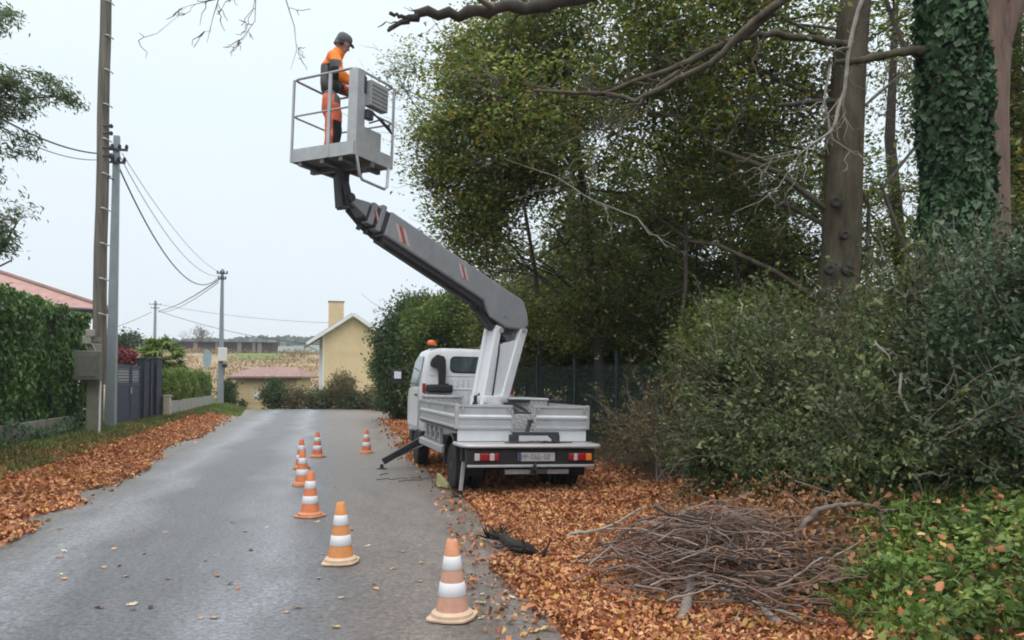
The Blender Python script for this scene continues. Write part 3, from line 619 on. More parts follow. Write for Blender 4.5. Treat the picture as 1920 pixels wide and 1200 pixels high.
limb(beech, [(1180, 220, 11.3), (1130, 260, 11.4), (1110, 300, 11.5)], [.012, .008, .004], M['twigpale'], 8, 71, .7)
limb(beech, [(950, 300, 13.6), (1040, 330, 13.6), (1110, 375, 13.6), (1195, 408, 13.6)], [.004, .010, .013, .014], M['twigpale'], 5, 72, .8)
# feathery bare twigs at the edge of the crown
for k, st in enumerate(([(960, 250, 16), (870, 235, 16), (790, 200, 16), (730, 175, 16)], [(950, 340, 16), (860, 315, 16), (790, 265, 16), (752, 235, 16)], [(960, 400, 16), (880, 385, 16), (810, 340, 16), (770, 310, 16)], [(980, 460, 16.3), (900, 430, 16.3), (840, 380, 16.3), (800, 355, 16.3)], [(1000, 520, 16.6), (930, 500, 16.6), (880, 460, 16.6), (850, 430, 16.6)], [(960, 180, 16), (880, 160, 16), (800, 130, 16), (745, 120, 16)])):
    limb(airy, st, [.016, .011, .006, .002], M['twig'], 16, 180 + k, .55)
# thin twigs hanging into the sky at the top
limb(ivt, [(930, 16, 8.0), (800, -70, 7.2), (640, -110, 6.8), (500, -60, 6.5), (420, -5, 6.4), (350, 12, 6.4)], [.03, .026, .02, .012, .005, .0015], M['twig'], 6, 73, .22)
limb(ivt, [(640, -110, 6.8), (530, -20, 6.6), (552, 50, 6.6), (556, 95, 6.6), (545, 130, 6.6)], [.010, .005, .003, .002, .0012], M['twig'], 3, 74, .15)
limb(ivt, [(560, -80, 6.6), (480, -30, 6.5), (478, 40, 6.5), (455, 70, 6.5), (430, 100, 6.5)], [.010, .004, .003, .002, .0012], M['twig'], 6, 75, .2)
limb(ivt, [(500, -60, 6.5), (415, -20, 6.4), (400, 30, 6.4), (388, 80, 6.4)], [.01, .005, .003, .0015], M['twig'], 4, 76, .25)

# ---- dark trees behind the cab
b0 = gp(745, 33); tree('evergreen_tree', 'dark dense evergreen standing against the yellow house gable', b0, [(b0, .2), (b0 + Vector((0, 0, 3)), .14), (b0 + Vector((0, 0, 5)), .05)],
     [E(752, 690, 32.5, 1.0, 1.1, 1.4), E(762, 610, 33, 1.0, 1.0, 1.0), E(790, 640, 32.5, 1.0, 1.0, 1.6), E(732, 640, 33, .8, .8, .6), E(775, 578, 33, .5, .5, .45), E(760, 735, 32, .9, 1, .9)], M['barkdark'], M['evergreen'], 900, 46, .4, .13, 301, thr=.2, n_limb=10, jit=.9, flat=.9)
b0 = gp(860, 30); tree('broadleaf_tree', 'mid green rounded tree rising behind the truck cab', b0, [(b0, .22), (b0 + Vector((0, 0, 3)), .15), (b0 + Vector((0, 0, 5)), .05)],
     [E(850, 620, 29.5, 1.3, 1.2, 1.2), E(890, 600, 30, 1.2, 1.2, 1.3), E(820, 660, 29, 1.0, 1.0, 1.5), E(900, 680, 29, 1.4, 1.2, 1.3), E(860, 575, 30, .7, .7, .6), E(960, 640, 29, 1.3, 1.2, 1.8), E(850, 740, 28, 1.4, 1, 1.0), E(805, 600, 30, .9, .9, .9), E(930, 640, 30, 1.4, 1.2, 1.4)], M['barkdark'], M['freshgreen'], 1350, 44, .42, .13, 302, thr=.2, n_limb=10, jit=.8, flat=.8)

# ---- tree on the left, its trunk outside the picture
b0 = gp(-240, 12); tree('willow_tree', 'grey-green fine-leaved tree reaching in over the tall hedge', b0, [(b0, .2), (b0 + Vector((.1, 0, 3)), .16), (b0 + Vector((.2, .1, 6)), .1), (b0 + Vector((.3, .1, 8.5)), .04)],
     [E(55, 165, 11.5, .40, .5, .24), E(118, 176, 11.5, .24, .3, .10), E(8, 190, 11.5, .3, .5, .42), E(38, 262, 11.5, .26, .4, .22), E(2, 40, 11.5, .12, .3, .26), E(42, 405, 11.3, .24, .3, .12), E(8, 455, 11.3, .16, .3, .34), E(-120, 200, 11.8, .8, 1, 2.0), E(-80, 420, 11.6, .5, .8, .8)],
     M['barkdark'], M['willow'], 480, 60, .2, .095, 303, thr=.26, n_limb=9, thick=.4, asp=.27, flat=.6, jit=.8, hs=1.6, D=(.7, -.2, -.8))

# ---- hedges
def hedge(name, label, x0, x1, y0, y1, top, lsize, mat, n, seed, low=.35):
    r = np.random.default_rng(seed); root = empty(name, ((x0 + x1) / 2, (y0 + y1) / 2, gzf(x1, y0))); tag(root, label, 'hedge')
    P, N = [], []
    m = int(n * .62); y = r.uniform(y0, y1, m); z = low + (top - low) * r.random(m); P.append(np.stack([np.full(m, x1), y, z], -1)); N.append(np.tile([1, 0, .4], (m, 1)))
    m = int(n * .22); y = r.uniform(y0, y1, m); x = r.uniform(x0, x1, m); P.append(np.stack([x, y, np.full(m, top)], -1)); N.append(np.tile([0, 0, 1], (m, 1)))
    m = int(n * .08); x = r.uniform(x0, x1, m); z = low + (top - low) * r.random(m); P.append(np.stack([x, np.full(m, y1), z], -1)); N.append(np.tile([0, 1, .3], (m, 1)))
    m = int(n * .08); x = r.uniform(x0, x1, m); z = low + (top - low) * r.random(m); P.append(np.stack([x, np.full(m, y0), z], -1)); N.append(np.tile([0, -1, .3], (m, 1)))
    P = np.concatenate(P); N = np.concatenate(N).astype(float); bump = vnoise(P, 1.6) - .55
    P = P + N / np.linalg.norm(N, axis=1, keepdims=True) * (bump * .6 - np.abs(r.normal(size=len(P))) * .13)[:, None] + r.normal(size=P.shape) * .03
    leafcloud('foliage', P, lsize, mat, root, N=N, D=(.35, -.3, -.8), jit=.55, asp=.42, seed=seed)
    mb = MB()
    for k in range(int((y1 - y0) / .35)):
        yy = y0 + .2 + k * .35; xx = (x0 + x1) / 2 + r.normal() * .12
        for q in range(4):
            e_ = (xx + r.normal() * .3, yy + r.normal() * .3, low + (top - low) * r.uniform(.5, .93)); mb.tube(curve3((xx, yy, gzf(xx, yy) - .05), e_, -.02, 4, r), [.03, .024, .018, .012, .006], 5)
    part(mb, 'stems', M['barkdark'], root, world=True)
    core = MB(); core.box(((x0 + x1) / 2 - .02, (y0 + y1) / 2, (low + top) / 2 - .05), (x1 - x0 - .5, y1 - y0 - .5, top - low - .35)); part(core, 'dark_filler_core', M['barkdark'], root, world=True)  # solid dark box added inside so the hedge is not see-through
    return root
hedge('laurel_hedge', 'tall dark glossy laurel hedge left of the wooden pole', -7.5, -6.05, 7, 23.6, 3.42, .15, M['laurel'], 26000, 401, .45)
hedge('clipped_hedge', 'low neatly clipped green hedge above the far concrete wall', -6.5, -5.45, 30.9, 43.5, 1.95, .13, M['laurel2'], 14000, 402, .75)

# ---- shrubs
def shrub(label, ells, mat, n_spray, per, rad, lsize, seed, cat='shrub', name='shrub', group=None, thr=.22, asp=.5, stem=None, stems=8, jit=.9, shoots=0):
    r = np.random.default_rng(seed); c0 = Vector(ells[0][0]); base = Vector((c0.x, c0.y, gzf(c0.x, c0.y)))
    root = empty(name, base); tag(root, label, cat, group)
    C, k = inells(ells, int(n_spray * 1.5), r); g = vnoise(C + seed, 1.1); C = C[g > thr][:n_spray]; C = C[C[:, 2] > gz(C[:, 0], C[:, 1]) + .04]
    mb = MB(); nodes = []
    for i in range(stems):
        e_ = C[r.integers(len(C))]; s0 = np.array(base) + np.array([r.normal() * ells[0][1][0] * .3, r.normal() * .15, -.05]); s0[2] = gzf(s0[0], s0[1]) - .05
        p = curve3(s0, e_, -.06, 5, r, .18); mb.tube(p, [.02, .017, .014, .011, .008, .004], 5); nodes += list(p[1:])
    NP = np.array(nodes); out = []; dirs = []
    for c in C:
        d2 = np.sum((NP - c) ** 2, 1); s0 = NP[d2.argmin()]; dr = c - s0; dr = dr / (np.linalg.norm(dr) + 1e-6) + r.normal(size=3) * .5
        if r.random() < .5: mb.tube(curve3(s0, c, -.02, 2, r), [.006, .004, .002], 3, cap=False)
        m = max(3, int(per * r.uniform(.5, 1.5))); a = r.normal(size=(m, 3)) * rad * .45 + dr * r.uniform(-.4, 1, (m, 1)) * rad * .8; out.append(c + a); dirs.append(np.repeat(dr[None], m, 0))
    top = np.array(base) + np.array([0, 0, .3])
    for k in range(shoots * 2):
        s0 = C[r.integers(len(C))]; dr = s0 - top; dr = dr / (np.linalg.norm(dr) + 1e-6) + r.normal(size=3) * .45 + np.array([-.05, -.1, .35]); L = r.uniform(.35, 1.15)
        q = curve3(s0, s0 + dr / np.linalg.norm(dr) * L, -.10, 8, r, .06); mb.tube(q, list(np.linspace(.006, .002, 9)), 4, cap=False)
        for i in range(1, 9):
            m = r.integers(2, 6); out.append(q[i] + r.normal(size=(m, 3)) * .035); dirs.append(np.repeat((q[i] - q[i - 1])[None] / (np.linalg.norm(q[i] - q[i - 1]) + 1e-6), m, 0))
    part(mb, 'stems', stem or M['twig'], root, world=True)
    leafcloud('foliage', np.concatenate(out), np.repeat(lsize, sum(len(q) for q in out)) * r.choice([.7, 1.0, 1.35], sum(len(q) for q in out)), mat, root, N=(0, -.2, .5), D=np.concatenate(dirs), jit=jit, asp=asp, seed=seed)
    return root
und = 'shrubs along the edge of the wood'
shrub('sprawling grey-green shrub behind the brush heap, left of the bare beech', [E(1420, 790, 9.3, .85, .8, .9), E(1360, 870, 9.3, .45, .6, .45), E(1450, 690, 9.8, .75, .7, .5)], M['privet'], 1300, 24, .2, .055, 501, group=und, shoots=90, thr=.40)
shrub('grey-green shrub in front of the bare beech trunk', [E(1560, 790, 8.8, 1.1, .8, .8), E(1530, 865, 8.3, .9, .7, .5), E(1640, 720, 9.2, .6, .6, .35)], M['privet'], 1400, 24, .2, .055, 502, group=und, shoots=110, thr=.40)
shrub('tall dense shrub below the ivy trunk', [E(1730, 700, 8.2, .9, .7, 1.05), E(1690, 830, 7.6, .8, .6, .6), E(1760, 600, 8.6, .6, .5, .4)], M['privet'], 1300, 24, .2, .055, 503, group=und, shoots=100, thr=.40)
shrub('dark holly-like shrub at the right edge beside the ivy trunk', [E(1900, 700, 7.2, .8, .7, 1.25), E(1850, 850, 6.8, .6, .6, .5), E(1920, 580, 7.6, .6, .5, .5), E(1930, 860, 6.3, .5, .5, .55)], M['holly'], 1150, 20, .2, .058, 504, group=und, shoots=50, thr=.34)
shrub('low brownish-green shrub between the truck tail and the thicket', [E(1265, 820, 11.6, .6, .6, .4), E(1190, 815, 13, .7, .6, .35), E(1310, 770, 12, .6, .7, .7)], M['brownleaf'], 330, 18, .2, .05, 505, group=und, shoots=50, thr=.34)
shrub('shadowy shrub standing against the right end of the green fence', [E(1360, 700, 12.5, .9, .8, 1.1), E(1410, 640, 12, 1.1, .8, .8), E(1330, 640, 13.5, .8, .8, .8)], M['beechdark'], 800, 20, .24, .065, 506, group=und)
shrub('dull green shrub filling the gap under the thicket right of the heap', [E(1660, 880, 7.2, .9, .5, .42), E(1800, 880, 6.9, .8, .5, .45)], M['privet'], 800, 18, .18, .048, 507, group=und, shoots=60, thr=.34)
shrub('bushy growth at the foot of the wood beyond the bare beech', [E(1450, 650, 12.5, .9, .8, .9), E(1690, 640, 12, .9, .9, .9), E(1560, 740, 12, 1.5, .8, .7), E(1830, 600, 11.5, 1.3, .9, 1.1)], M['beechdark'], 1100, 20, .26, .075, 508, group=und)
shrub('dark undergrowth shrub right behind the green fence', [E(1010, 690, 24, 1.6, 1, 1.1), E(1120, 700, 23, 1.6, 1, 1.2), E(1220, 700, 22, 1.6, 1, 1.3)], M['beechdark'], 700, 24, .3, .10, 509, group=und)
# spray of fresh leaves and dead sticks in the thicket
mb = MB(); rr_ = np.random.default_rng(77)
for (a, b_, rd) in (((1690, 700, 7.0), (1775, 880, 6.8), .014), ((1785, 650, 7.0), (1790, 790, 6.9), .012), ((1640, 640, 7.6), (1700, 720, 7.2), .009), ((1600, 800, 7.4), (1690, 830, 7.2), .008), ((1420, 880, 7.8), (1540, 900, 7.4), .008), ((1710, 890, 6.6), (1810, 880, 6.5), .008), ((1385, 560, 11.5), (1400, 640, 11.3), .014)):
    q = curve3(W(*a), W(*b_), .04, 6, rr_, .25); st = empty('dead_stick', tuple(q[-1])); m_ = MB(); m_.tube(q, list(np.linspace(rd, rd * .5, 7)), 6)
    for k in range(3):
        s0 = q[rr_.integers(1, 6)]; m_.tube(curve3(s0, s0 + rr_.normal(size=3) * .16, 0, 3, rr_), [rd * .5, rd * .4, rd * .3, .002], 4)
    COL.objects.unlink(st); bpy.data.objects.remove(st)
    tag(part(m_, 'dead_stick', M['twigpale'], None, smooth=True), 'pale bare stick caught in the thicket of shrubs', 'stick', 'pale bare sticks caught in the thicket')
# ---- ground cover on the bank
M['cover'] = leafmat('ground_cover', [(.07, .13, .026), (.105, .175, .034), (.15, .22, .045), (.055, .095, .022), (.20, .23, .055), (.085, .135, .03), (.20, .18, .06)], trans=.3, clump=1.4, cvar=.65)
r = np.random.default_rng(55); n = 42000; y = r.uniform(2.5, 8.2, n); x = 2.55 + .22 * (y - 3) + r.random(n) ** 1.2 * 3.6; x = np.where(y > 5.5, x + .9 * (y - 5.5) * .4, x)
k = (n2(x, y, 1.5) > .27) & (r.random(n) < sst((x - 2.75 - .2 * (y - 3) - .5 * (n2(x, y, 1.2) - .5)) / .55)); x, y = x[k], y[k]
P = np.stack([x, y, gz(x, y) + .02 + .16 * r.random(len(x)) * n2(x, y, 2.2) * 1.6], -1)
tag(leafcloud('ground_cover', P, np.where(n2(P[:, 0], P[:, 1], 1.7) > .45, .066, .046), M['cover'], N=(0, -.15, .8), jit=.7, asp=.62, seed=56), kind='stuff', label='bright green low plants covering the bank at lower right', cat='ground cover')
n = 2600; y = r.uniform(2.5, 8.0, n); x = 2.8 + .22 * (y - 3) + r.random(n) * 3.2; k = n2(x, y, 1.1) > .48; P = np.stack([x, y, gz(x, y) + .09 + .08 * r.random(n)], -1)[k]
tag(leafcloud('grass', P, .17, M['grass2'], N=None, D=(0, -.3, 1.2), jit=1, asp=.08, fold=.5, seed=58), kind='stuff', label='thin grass blades among the green plants on the right bank', cat='grass')
n = 900; y = r.uniform(2.5, 9, n); x = 2.7 + .2 * (y - 3) + r.random(n) * 3; P = np.stack([x, y, gz(x, y) + .07 + .1 * r.random(n)], -1)
tag(leafcloud('fallen_leaves', P, .07, M['litter'], N=(0, 0, 1), jit=.6, asp=.62, fold=.3, seed=57, nv=6), kind='stuff', label='brown leaves scattered over the green bank', cat='fallen leaves')
def fern(label, u, v, Z, s, seed):
    r = np.random.default_rng(seed); p0 = W(u, v, Z); p0.z = gzf(p0.x, p0.y); out = []; dr = []; mb = MB()
    for k in range(11):
        a = 2 * math.pi * k / 11 + r.normal() * .2; e_ = np.array(p0) + np.array([math.cos(a), math.sin(a), r.uniform(.35, .8)]) * s; c = curve3(p0, e_, -.14, 8, r, .03); mb.tube(c, list(np.linspace(.004, .0015, 9)), 4)
        for i in range(1, 9):
            for q in range(3):
                wd = s * .16 * (1.1 - i / 9); sd_ = np.array([-math.sin(a), math.cos(a), 0])
                for sg in (-1, 1): out.append(c[i] + sd_ * sg * wd * (q + .6) / 2); dr.append(sd_ * sg)
    root = empty('fern', p0); tag(root, label, 'fern'); part(mb, 'stalks', M['freshgreen'], root, world=True)
    leafcloud('fronds', np.array(out), s * .15, M['grass2'], root, N=(0, 0, 1), D=np.array(dr) * 2, jit=.25, asp=.4, seed=seed)
fern('bright green fern tuft growing on the bank at the right edge', 1830, 970, 5.2, .3, 61)
fern('bright green tuft on the bank beside the arched dead branch', 1600, 1010, 5.0, .24, 62)
# ---- planting along the far side of the junction
far = 'mixed bushes in front of the yellow house'
for i, (lab, u, v, Z, rx, rz, mt, n) in enumerate((
    ('dark climber-covered bush at the corner of the small yellow shed', 515, 742, 44.2, .75, .75, 'evergreen', 170), ('pale thin bush beside the shed corner, half bare', 560, 748, 44.3, .8, .7, 'brownleaf', 130),
    ('grey-green bush left below the white house corner', 600, 752, 44.0, .75, .55, 'privet', 170), ('tall reddish-brown bush before the yellow gable', 640, 735, 44.0, .8, 1.0, 'brownleaf', 230),
    ('dark green low bush below the gable', 665, 757, 43.6, .8, .45, 'evergreen', 170), ('brown-green bush next to the dark evergreen', 705, 750, 43.2, .8, .65, 'brownleaf', 170),
    ('yellowing loose bush against the right side of the gable', 712, 690, 46, .6, .9, 'freshgreen', 90), ('dark bush by the road corner left of the truck cab', 735, 752, 41, .8, .7, 'evergreen', 190))):
    shrub(lab, [E(u, v, Z, rx, .7, rz)], M[mt], int(n * 1.2), 24, .3, .11, 600 + i, group=far, thr=.12, cat='bush', name='bush', stems=7)
shrub('small dark bush between far grey pole and yellow shed', [E(428, 738, 45, .45, .5, .75)], M['evergreen'], 110, 22, .25, .13, 620, cat='bush', name='bush', group=far)
shrub('tiny dark plant at the foot of the shed wall', [E(456, 758, 45.6, .2, .2, .22)], M['evergreen'], 25, 14, .14, .1, 621, cat='bush', name='bush', group=far)
shrub('red-leaved shrub showing above the dark gate', [E(231, 672, 27, .42, .4, .26)], leafmat('red_leaf', [(.20, .035, .04), (.26, .05, .05), (.15, .025, .03)], clump=2), 70, 24, .18, .1, 622, thr=0)
shrub('small dark garden tree behind the wooden pole and gate', [E(240, 640, 60, 1.1, .8, .7), E(225, 665, 60, .9, .8, .9)], M['evergreen'], 120, 22, .4, .2, 623, cat='tree', name='garden_tree', thr=0)
# palm behind the clipped hedge
p0 = W(305, 700, 36); p0.z = gzf(p0.x, p0.y); pr = empty('palm_tree', p0); tag(pr, 'bushy green fan palm behind the clipped hedge', 'palm')
mb = MB(); hp = W(303, 672, 36); mb.tube([p0, p0.lerp(hp, .5), hp], [.16, .15, .14], 10); part(mb, 'trunk', M['barkdark'], pr, world=True)
r = np.random.default_rng(70); out, dr = [], []
for k in range(80):
    a = r.uniform(0, 2 * math.pi); el = r.uniform(-.55, 1.3); c = np.array(hp) + np.array([math.cos(a) * math.cos(el), math.sin(a) * math.cos(el), math.sin(el)]) * r.uniform(.5, .75)
    for q in range(15):
        b_ = a + (q - 7) * .17; v_ = np.array([math.cos(b_) * math.cos(el), math.sin(b_) * math.cos(el), math.sin(el) - .15]); out.append(c + v_ * .24); dr.append(v_)
leafcloud('crown', np.array(out), .55, M['laurel2'], pr, N=(0, 0, .6), D=np.array(dr) * 3, jit=.4, asp=.16, seed=71)
# scrub on the far hillside
M['scrub'] = leafmat('dry_scrub', [(.26, .175, .09), (.31, .215, .11), (.20, .14, .075), (.24, .20, .11), (.31, .215, .105), (.15, .125, .075)], trans=.2, clump=.12, cvar=.35)
r = np.random.default_rng(80); n = 30000; y = r.uniform(60, 150, n); x = r.uniform(-34, 20, n); x = x - (y - 60) * .12
k = (n2(x, y, .22) > .34) & ((((x + 9.5) / 4.5) ** 2 + ((y - 128) / 9.) ** 2) > 1); x, y = x[k], y[k]
P = np.stack([x, y, gz(x, y) + r.random(len(x)) * 1.1 * n2(x, y, .4)], -1)
tag(leafcloud('hillside_scrub', P, .34, M['scrub'], N=None, D=(0, 0, 1), jit=1, asp=.4, seed=81), kind='stuff', label='beige dry scrub covering the far hillside', cat='scrub')
M['fartree'] = leafmat('far_tree', [(.06, .08, .06), (.08, .10, .075), (.05, .07, .055)], trans=.2, clump=.05)
r = np.random.default_rng(82); n = 5200; y = r.uniform(420, 560, n); x = r.uniform(-330, 120, n); P = np.stack([x, y, gz(x, y) + r.random(n) * 5 * n2(x, y, .03)], -1)
tag(leafcloud('distant_wood', P, 4.5, M['fartree'], N=(0, -1, .4), jit=.9, asp=.8, seed=83), kind='stuff', label='hazy blue-green wooded ridge on the horizon', cat='woodland')
# bare hazy tree on the ridge
p0 = W(372, 645, 170); p0.z = gzf(p0.x, p0.y); bt = empty('bare_tree', p0); tag(bt, 'bare leafless tree on the skyline above the long dark shed', 'tree')
r = np.random.default_rng(84); mb = MB(); mb.tube([p0, p0 + Vector((0, 0, 2.2))], [.3, .22], 8); part(mb, 'trunk', M['twig'], bt, world=True); mb = MB()
def grow(p, d, L, rad, k):
    e_ = p + d * L; mb.tube([p, p.lerp(e_, .5) + Vector(tuple(r.normal(size=3))) * L * .06, e_], [rad, rad * .8, rad * .6], 4)
    if k:
        for q in range(3 if k > 1 else 4):
            dd = (d + Vector(tuple(r.normal(size=3))) * .55); dd.z += .12; grow(e_, dd.normalized(), L * r.uniform(.6, .85), rad * .58, k - 1)
for q in range(7): grow(p0 + Vector((0, 0, 1.6)), Vector((r.normal() * .9, r.normal() * .5, .8)).normalized(), 1.7, .14, 4)
part(mb, 'crown', M['twig'], bt, world=True)
# ================================================================== BUILDINGS, FENCES, POLES
def wallbox(mb, x0, x1, y0, y1, z0, z1): return mb.box(((x0 + x1) / 2, (y0 + y1) / 2, (z0 + z1) / 2), (x1 - x0, y1 - y0, z1 - z0))
M['rooftile'] = pm('pink_roof_tiles', (.36, .215, .19), .8, .2, 2.5, bump=.02, bscale=9, dirt=.4, dirtcol=(.17, .12, .11))
M['rooftile2'] = pm('weathered_roof_tiles', (.27, .17, .15), .85, .25, 3, bump=.02, bscale=8, dirt=.5, dirtcol=(.16, .12, .115))
M['slate'] = pm('grey_roof_tiles', (.13, .13, .135), .8, .2, 3, bump=.015, bscale=8)
M['trim'] = pm('white_trim', (.70, .70, .70), .6, .06, 2, dirt=.2, dirtcol=(.45, .43, .4))
M['render'] = pm('white_render', (.68, .69, .70), .85, .05, 2)
def frame(u, v, Z, face_u=None):
    """matrix at the ground point below (u, v, Z), x to the right across the view"""
    p = W(u, v, Z); return p
# --- house with the yellow gable
def gable_house():
    Z = 65.0; pl = W(605, 745, Z); pr = W(713, 745, Z); z0 = gzf(pl.x, pl.y) - .3
    ax = Vector((pr.x - pl.x, pr.y - pl.y, 0)); wd = ax.length; ax.normalize(); ax = (Matrix.Rotation(R(15.5), 3, 'Z') @ ax); ay = Vector((-ax.y, ax.x, 0))
    root = empty('gable_house', (pl.x, pl.y, z0)); root.rotation_euler = (0, 0, math.atan2(ax.y, ax.x)); tag(root, 'tall house with a yellow windowless gable and a brick chimney', 'house')
    zc = lambda v: (715 - v) / FPX * Z + CAMZ - z0
    he, hr = zc(626), zc(590); L = 9.0; c = wd / 2
    mb = MB(); mb.prism([(0, 0, 0), (wd, 0, 0), (wd, 0, he), (c, 0, hr), (0, 0, he)], (0, 0, 0), (0, L, 0)); part(mb, 'wall', M['plaster'], root)
    mb = MB(); wallbox(mb, -.03, .0, .02, L, 0, he - .02); o = part(mb, 'side_wall', M['render'], root); o['label'] = 'white rendered side wall'
    mb = MB(); wallbox(mb, -.035, .06, -.03, .0, 0, he + .02); part(mb, 'corner_trim', M['render'], root)
    sl = (hr - he) / c; ov = 1.35; ovr = .9
    mb = MB(); nl = Vector((-sl, 0, 1)).normalized(); nr = Vector((sl, 0, 1)).normalized()
    mb.prism([(-ov, -.55, he - ov * sl), (c, -.55, hr), (c, L + .4, hr), (-ov, L + .4, he - ov * sl)], nl * .05, nl * .2)
    mb.prism([(c, -.55, hr), (wd + ovr, -.55, he - ovr * sl), (wd + ovr, L + .4, he - ovr * sl), (c, L + .4, hr)], nr * .05, nr * .2)
    rf = part(mb, 'roof', M['slate'], root)
    mb = MB(); mb.beam((-ov, -.58, he - ov * sl + .05), (c, -.58, hr + .06), .05, .26); mb.beam((c, -.58, hr + .06), (wd + ovr, -.58, he - ovr * sl + .05), .05, .26); part(mb, 'bargeboard', M['trim'], rf)
    mb = MB()
    for xx in (.55, 1.35): mb.box((xx - .6, -.28, he + (xx - .6) * sl - .09), (.1, .5, .12))
    part(mb, 'purlin_ends', M['trim'], rf)
    mb = MB(); mb.tube([(-ov - .05, -.6, he - ov * sl - .03), (-ov - .05, L, he - ov * sl - .03)], .07, 8); mb.tube([(-ov - .05, -.2, he - ov * sl - .08), (-.7, -.2, he - ov * sl - .4), (-.08, -.2, he - ov * sl - .55)], .045, 6); part(mb, 'gutter', M['galv'], rf)
    xc0 = (616 - 605) / 108 * wd; xc1 = (644 - 605) / 108 * wd; zt = zc(561)
    mb = MB(); wallbox(mb, xc0, xc1, 1.2, 2.1, he, zt - .06); ch = part(mb, 'chimney', M['plaster'], rf)
    mb = MB(); wallbox(mb, xc0 - .06, xc1 + .06, 1.14, 2.16, zt - .06, zt + .02); part(mb, 'chimney_cap', M['rooftile2'], rf)
    return root
gable_house()
# --- low yellow shed with tiled roof
def shed():
    Z = 46.3; pl = W(441, 765, Z); pr = W(556, 765, Z); z0 = -.15
    ax = Vector((pr.x - pl.x, pr.y - pl.y, 0)); wd = ax.length; root = empty('yellow_shed', (pl.x, pl.y, z0)); root.rotation_euler = (0, 0, math.atan2(ax.y, ax.x)); tag(root, 'low yellow rendered shed with a faded pink tiled roof', 'shed')
    zc = lambda v: (715 - v) / FPX * Z + CAMZ - z0
    he = zc(708); hr = zc(690); dp = 3.2
    mb = MB(); wallbox(mb, 0, wd, 0, dp, -.5, he); part(mb, 'wall', M['plaster'], root)
    mb = MB(); b = -.35; hi = dp / 2
    mb.prism([(b, -.35, he - .02), (wd + .35, -.35, he - .02), (wd - .4, hi, hr), (.45, hi, hr)], (0, 0, 0), (0, 0, .09))
    mb.prism([(wd + .35, dp + .35, he - .02), (b, dp + .35, he - .02), (.45, hi, hr), (wd - .4, hi, hr)], (0, 0, 0), (0, 0, .09))
    mb.prism([(wd + .353, -.35, he - .022), (wd + .353, dp + .35, he - .022), (wd - .397, hi, hr - .002)], (0, 0, 0), (0, 0, .088))
    mb.prism([(b - .003, dp + .35, he - .022), (b - .003, -.35, he - .022), (.447, hi, hr - .002)], (0, 0, 0), (0, 0, .088))
    rf = part(mb, 'roof', M['rooftile2'], root)
    mb = MB(); wallbox(mb, b, wd + .35, -.33, -.30, he - .14, he - .03); part(mb, 'eaves_board', M['barkdark'], rf)
    xs0 = (475 - 441) / 115 * wd; xs1 = (488 - 441) / 115 * wd; mb = MB(); wallbox(mb, xs0, xs1, -.03, -.002, zc(746), zc(735)); part(mb, 'notice', M['trim'], root)
    mb = MB(); wallbox(mb, xs0 - .32, xs0 - .28, -.015, 0, zc(752), zc(730)); wallbox(mb, xs1 + .02, xs1 + .06, -.015, 0, zc(752), zc(730)); wallbox(mb, xs0 - .32, xs1 + .06, -.016, 0, zc(757), zc(752)); part(mb, 'blind_window', pm('pale_render', (.62, .44, .25), .85, .05), root)
    return root
shed()
Z = 45.6; pl = W(434, 765, Z); pr = W(441, 765, Z)
def garden_wall(name, label, p0, p1, h, th, mats, cap=None, cat='wall', posts=None, postmat=None, hpost=0):
    ax = Vector((p1[0] - p0[0], p1[1] - p0[1], 0)); L = ax.length; z0 = gzf(p0[0], p0[1]); z1 = gzf(p1[0], p1[1])
    root = empty(name, (p0[0], p0[1], z0)); root.rotation_euler = (0, 0, math.atan2(ax.y, ax.x)); tag(root, label, cat)
    mb = MB(); mb.prism([(0, 0, -.3), (L, 0, z1 - z0 - .3), (L, 0, z1 - z0 + h), (0, 0, h)], (0, -th / 2, 0), (0, th / 2, 0)); part(mb, 'wall', mats, root)
    if cap: mb = MB(); mb.prism([(-.02, 0, h + .002), (L + .02, 0, z1 - z0 + h + .002), (L + .02, 0, z1 - z0 + h + .06), (-.02, 0, h + .06)], (0, -th / 2 - .04, 0), (0, th / 2 + .04, 0)); part(mb, 'coping', cap, root)
    for q in posts or []:
        mb = MB(); zz = (z1 - z0) * q / L; mb.box((q, -th / 2 - .05, zz + h / 2 - .1 + hpost / 2), (.16, .12, h + .2 + hpost)); part(mb, 'post', postmat or mats, root)
    return root
garden_wall('garden_wall', 'short yellow wall stub with a pale coping at the left end of the shed', (pl.x - .55, pl.y), (pl.x + .12, pl.y + .15), 1.25, .2, M['plaster'], M['trim'])
garden_wall('concrete_wall', 'low weathered concrete wall under the clipped hedge', (-5.42, 43.6), (-5.38, 30.6), .55, .14, M['concrete'], posts=[1.2, 3.8, 6.4, 9.0], postmat=M['concrete'])
pp = Vector((-5.3, 30.45, gzf(-5.3, 30.45))); mb = MB(); mb.box((0, 0, .33), (.24, .24, .86), bev=.02); mb.box((0, 0, .77), (.28, .28, .05), bev=.01)
o = part(mb, 'concrete_post', pm('pale_concrete', (.45, .42, .35), .85, .15, 5, dirt=.4, dirtcol=(.2, .2, .14)), None); o.location = pp; tag(o, 'short pale concrete post at the near end of the low wall', 'post')
garden_wall('concrete_wall', 'low mossy concrete wall at the foot of the tall laurel hedge', (-5.98, 21.6), (-5.98, 6.5), .42, .16, pm('mossy_concrete', (.22, .20, .16), .9, .25, 3, bump=.01, dirt=.8, dirtcol=(.05, .065, .03)), posts=[1.5, 5, 8.5, 12])
r = np.random.default_rng(12); n = 1700; y = r.uniform(7, 21.8, n); x = -5.86 + .25 * r.random(n); P = np.stack([x, y, gz(x, y) + r.random(n) ** 1.3 * .62 * (.4 + n2(x, y, .7))], -1)
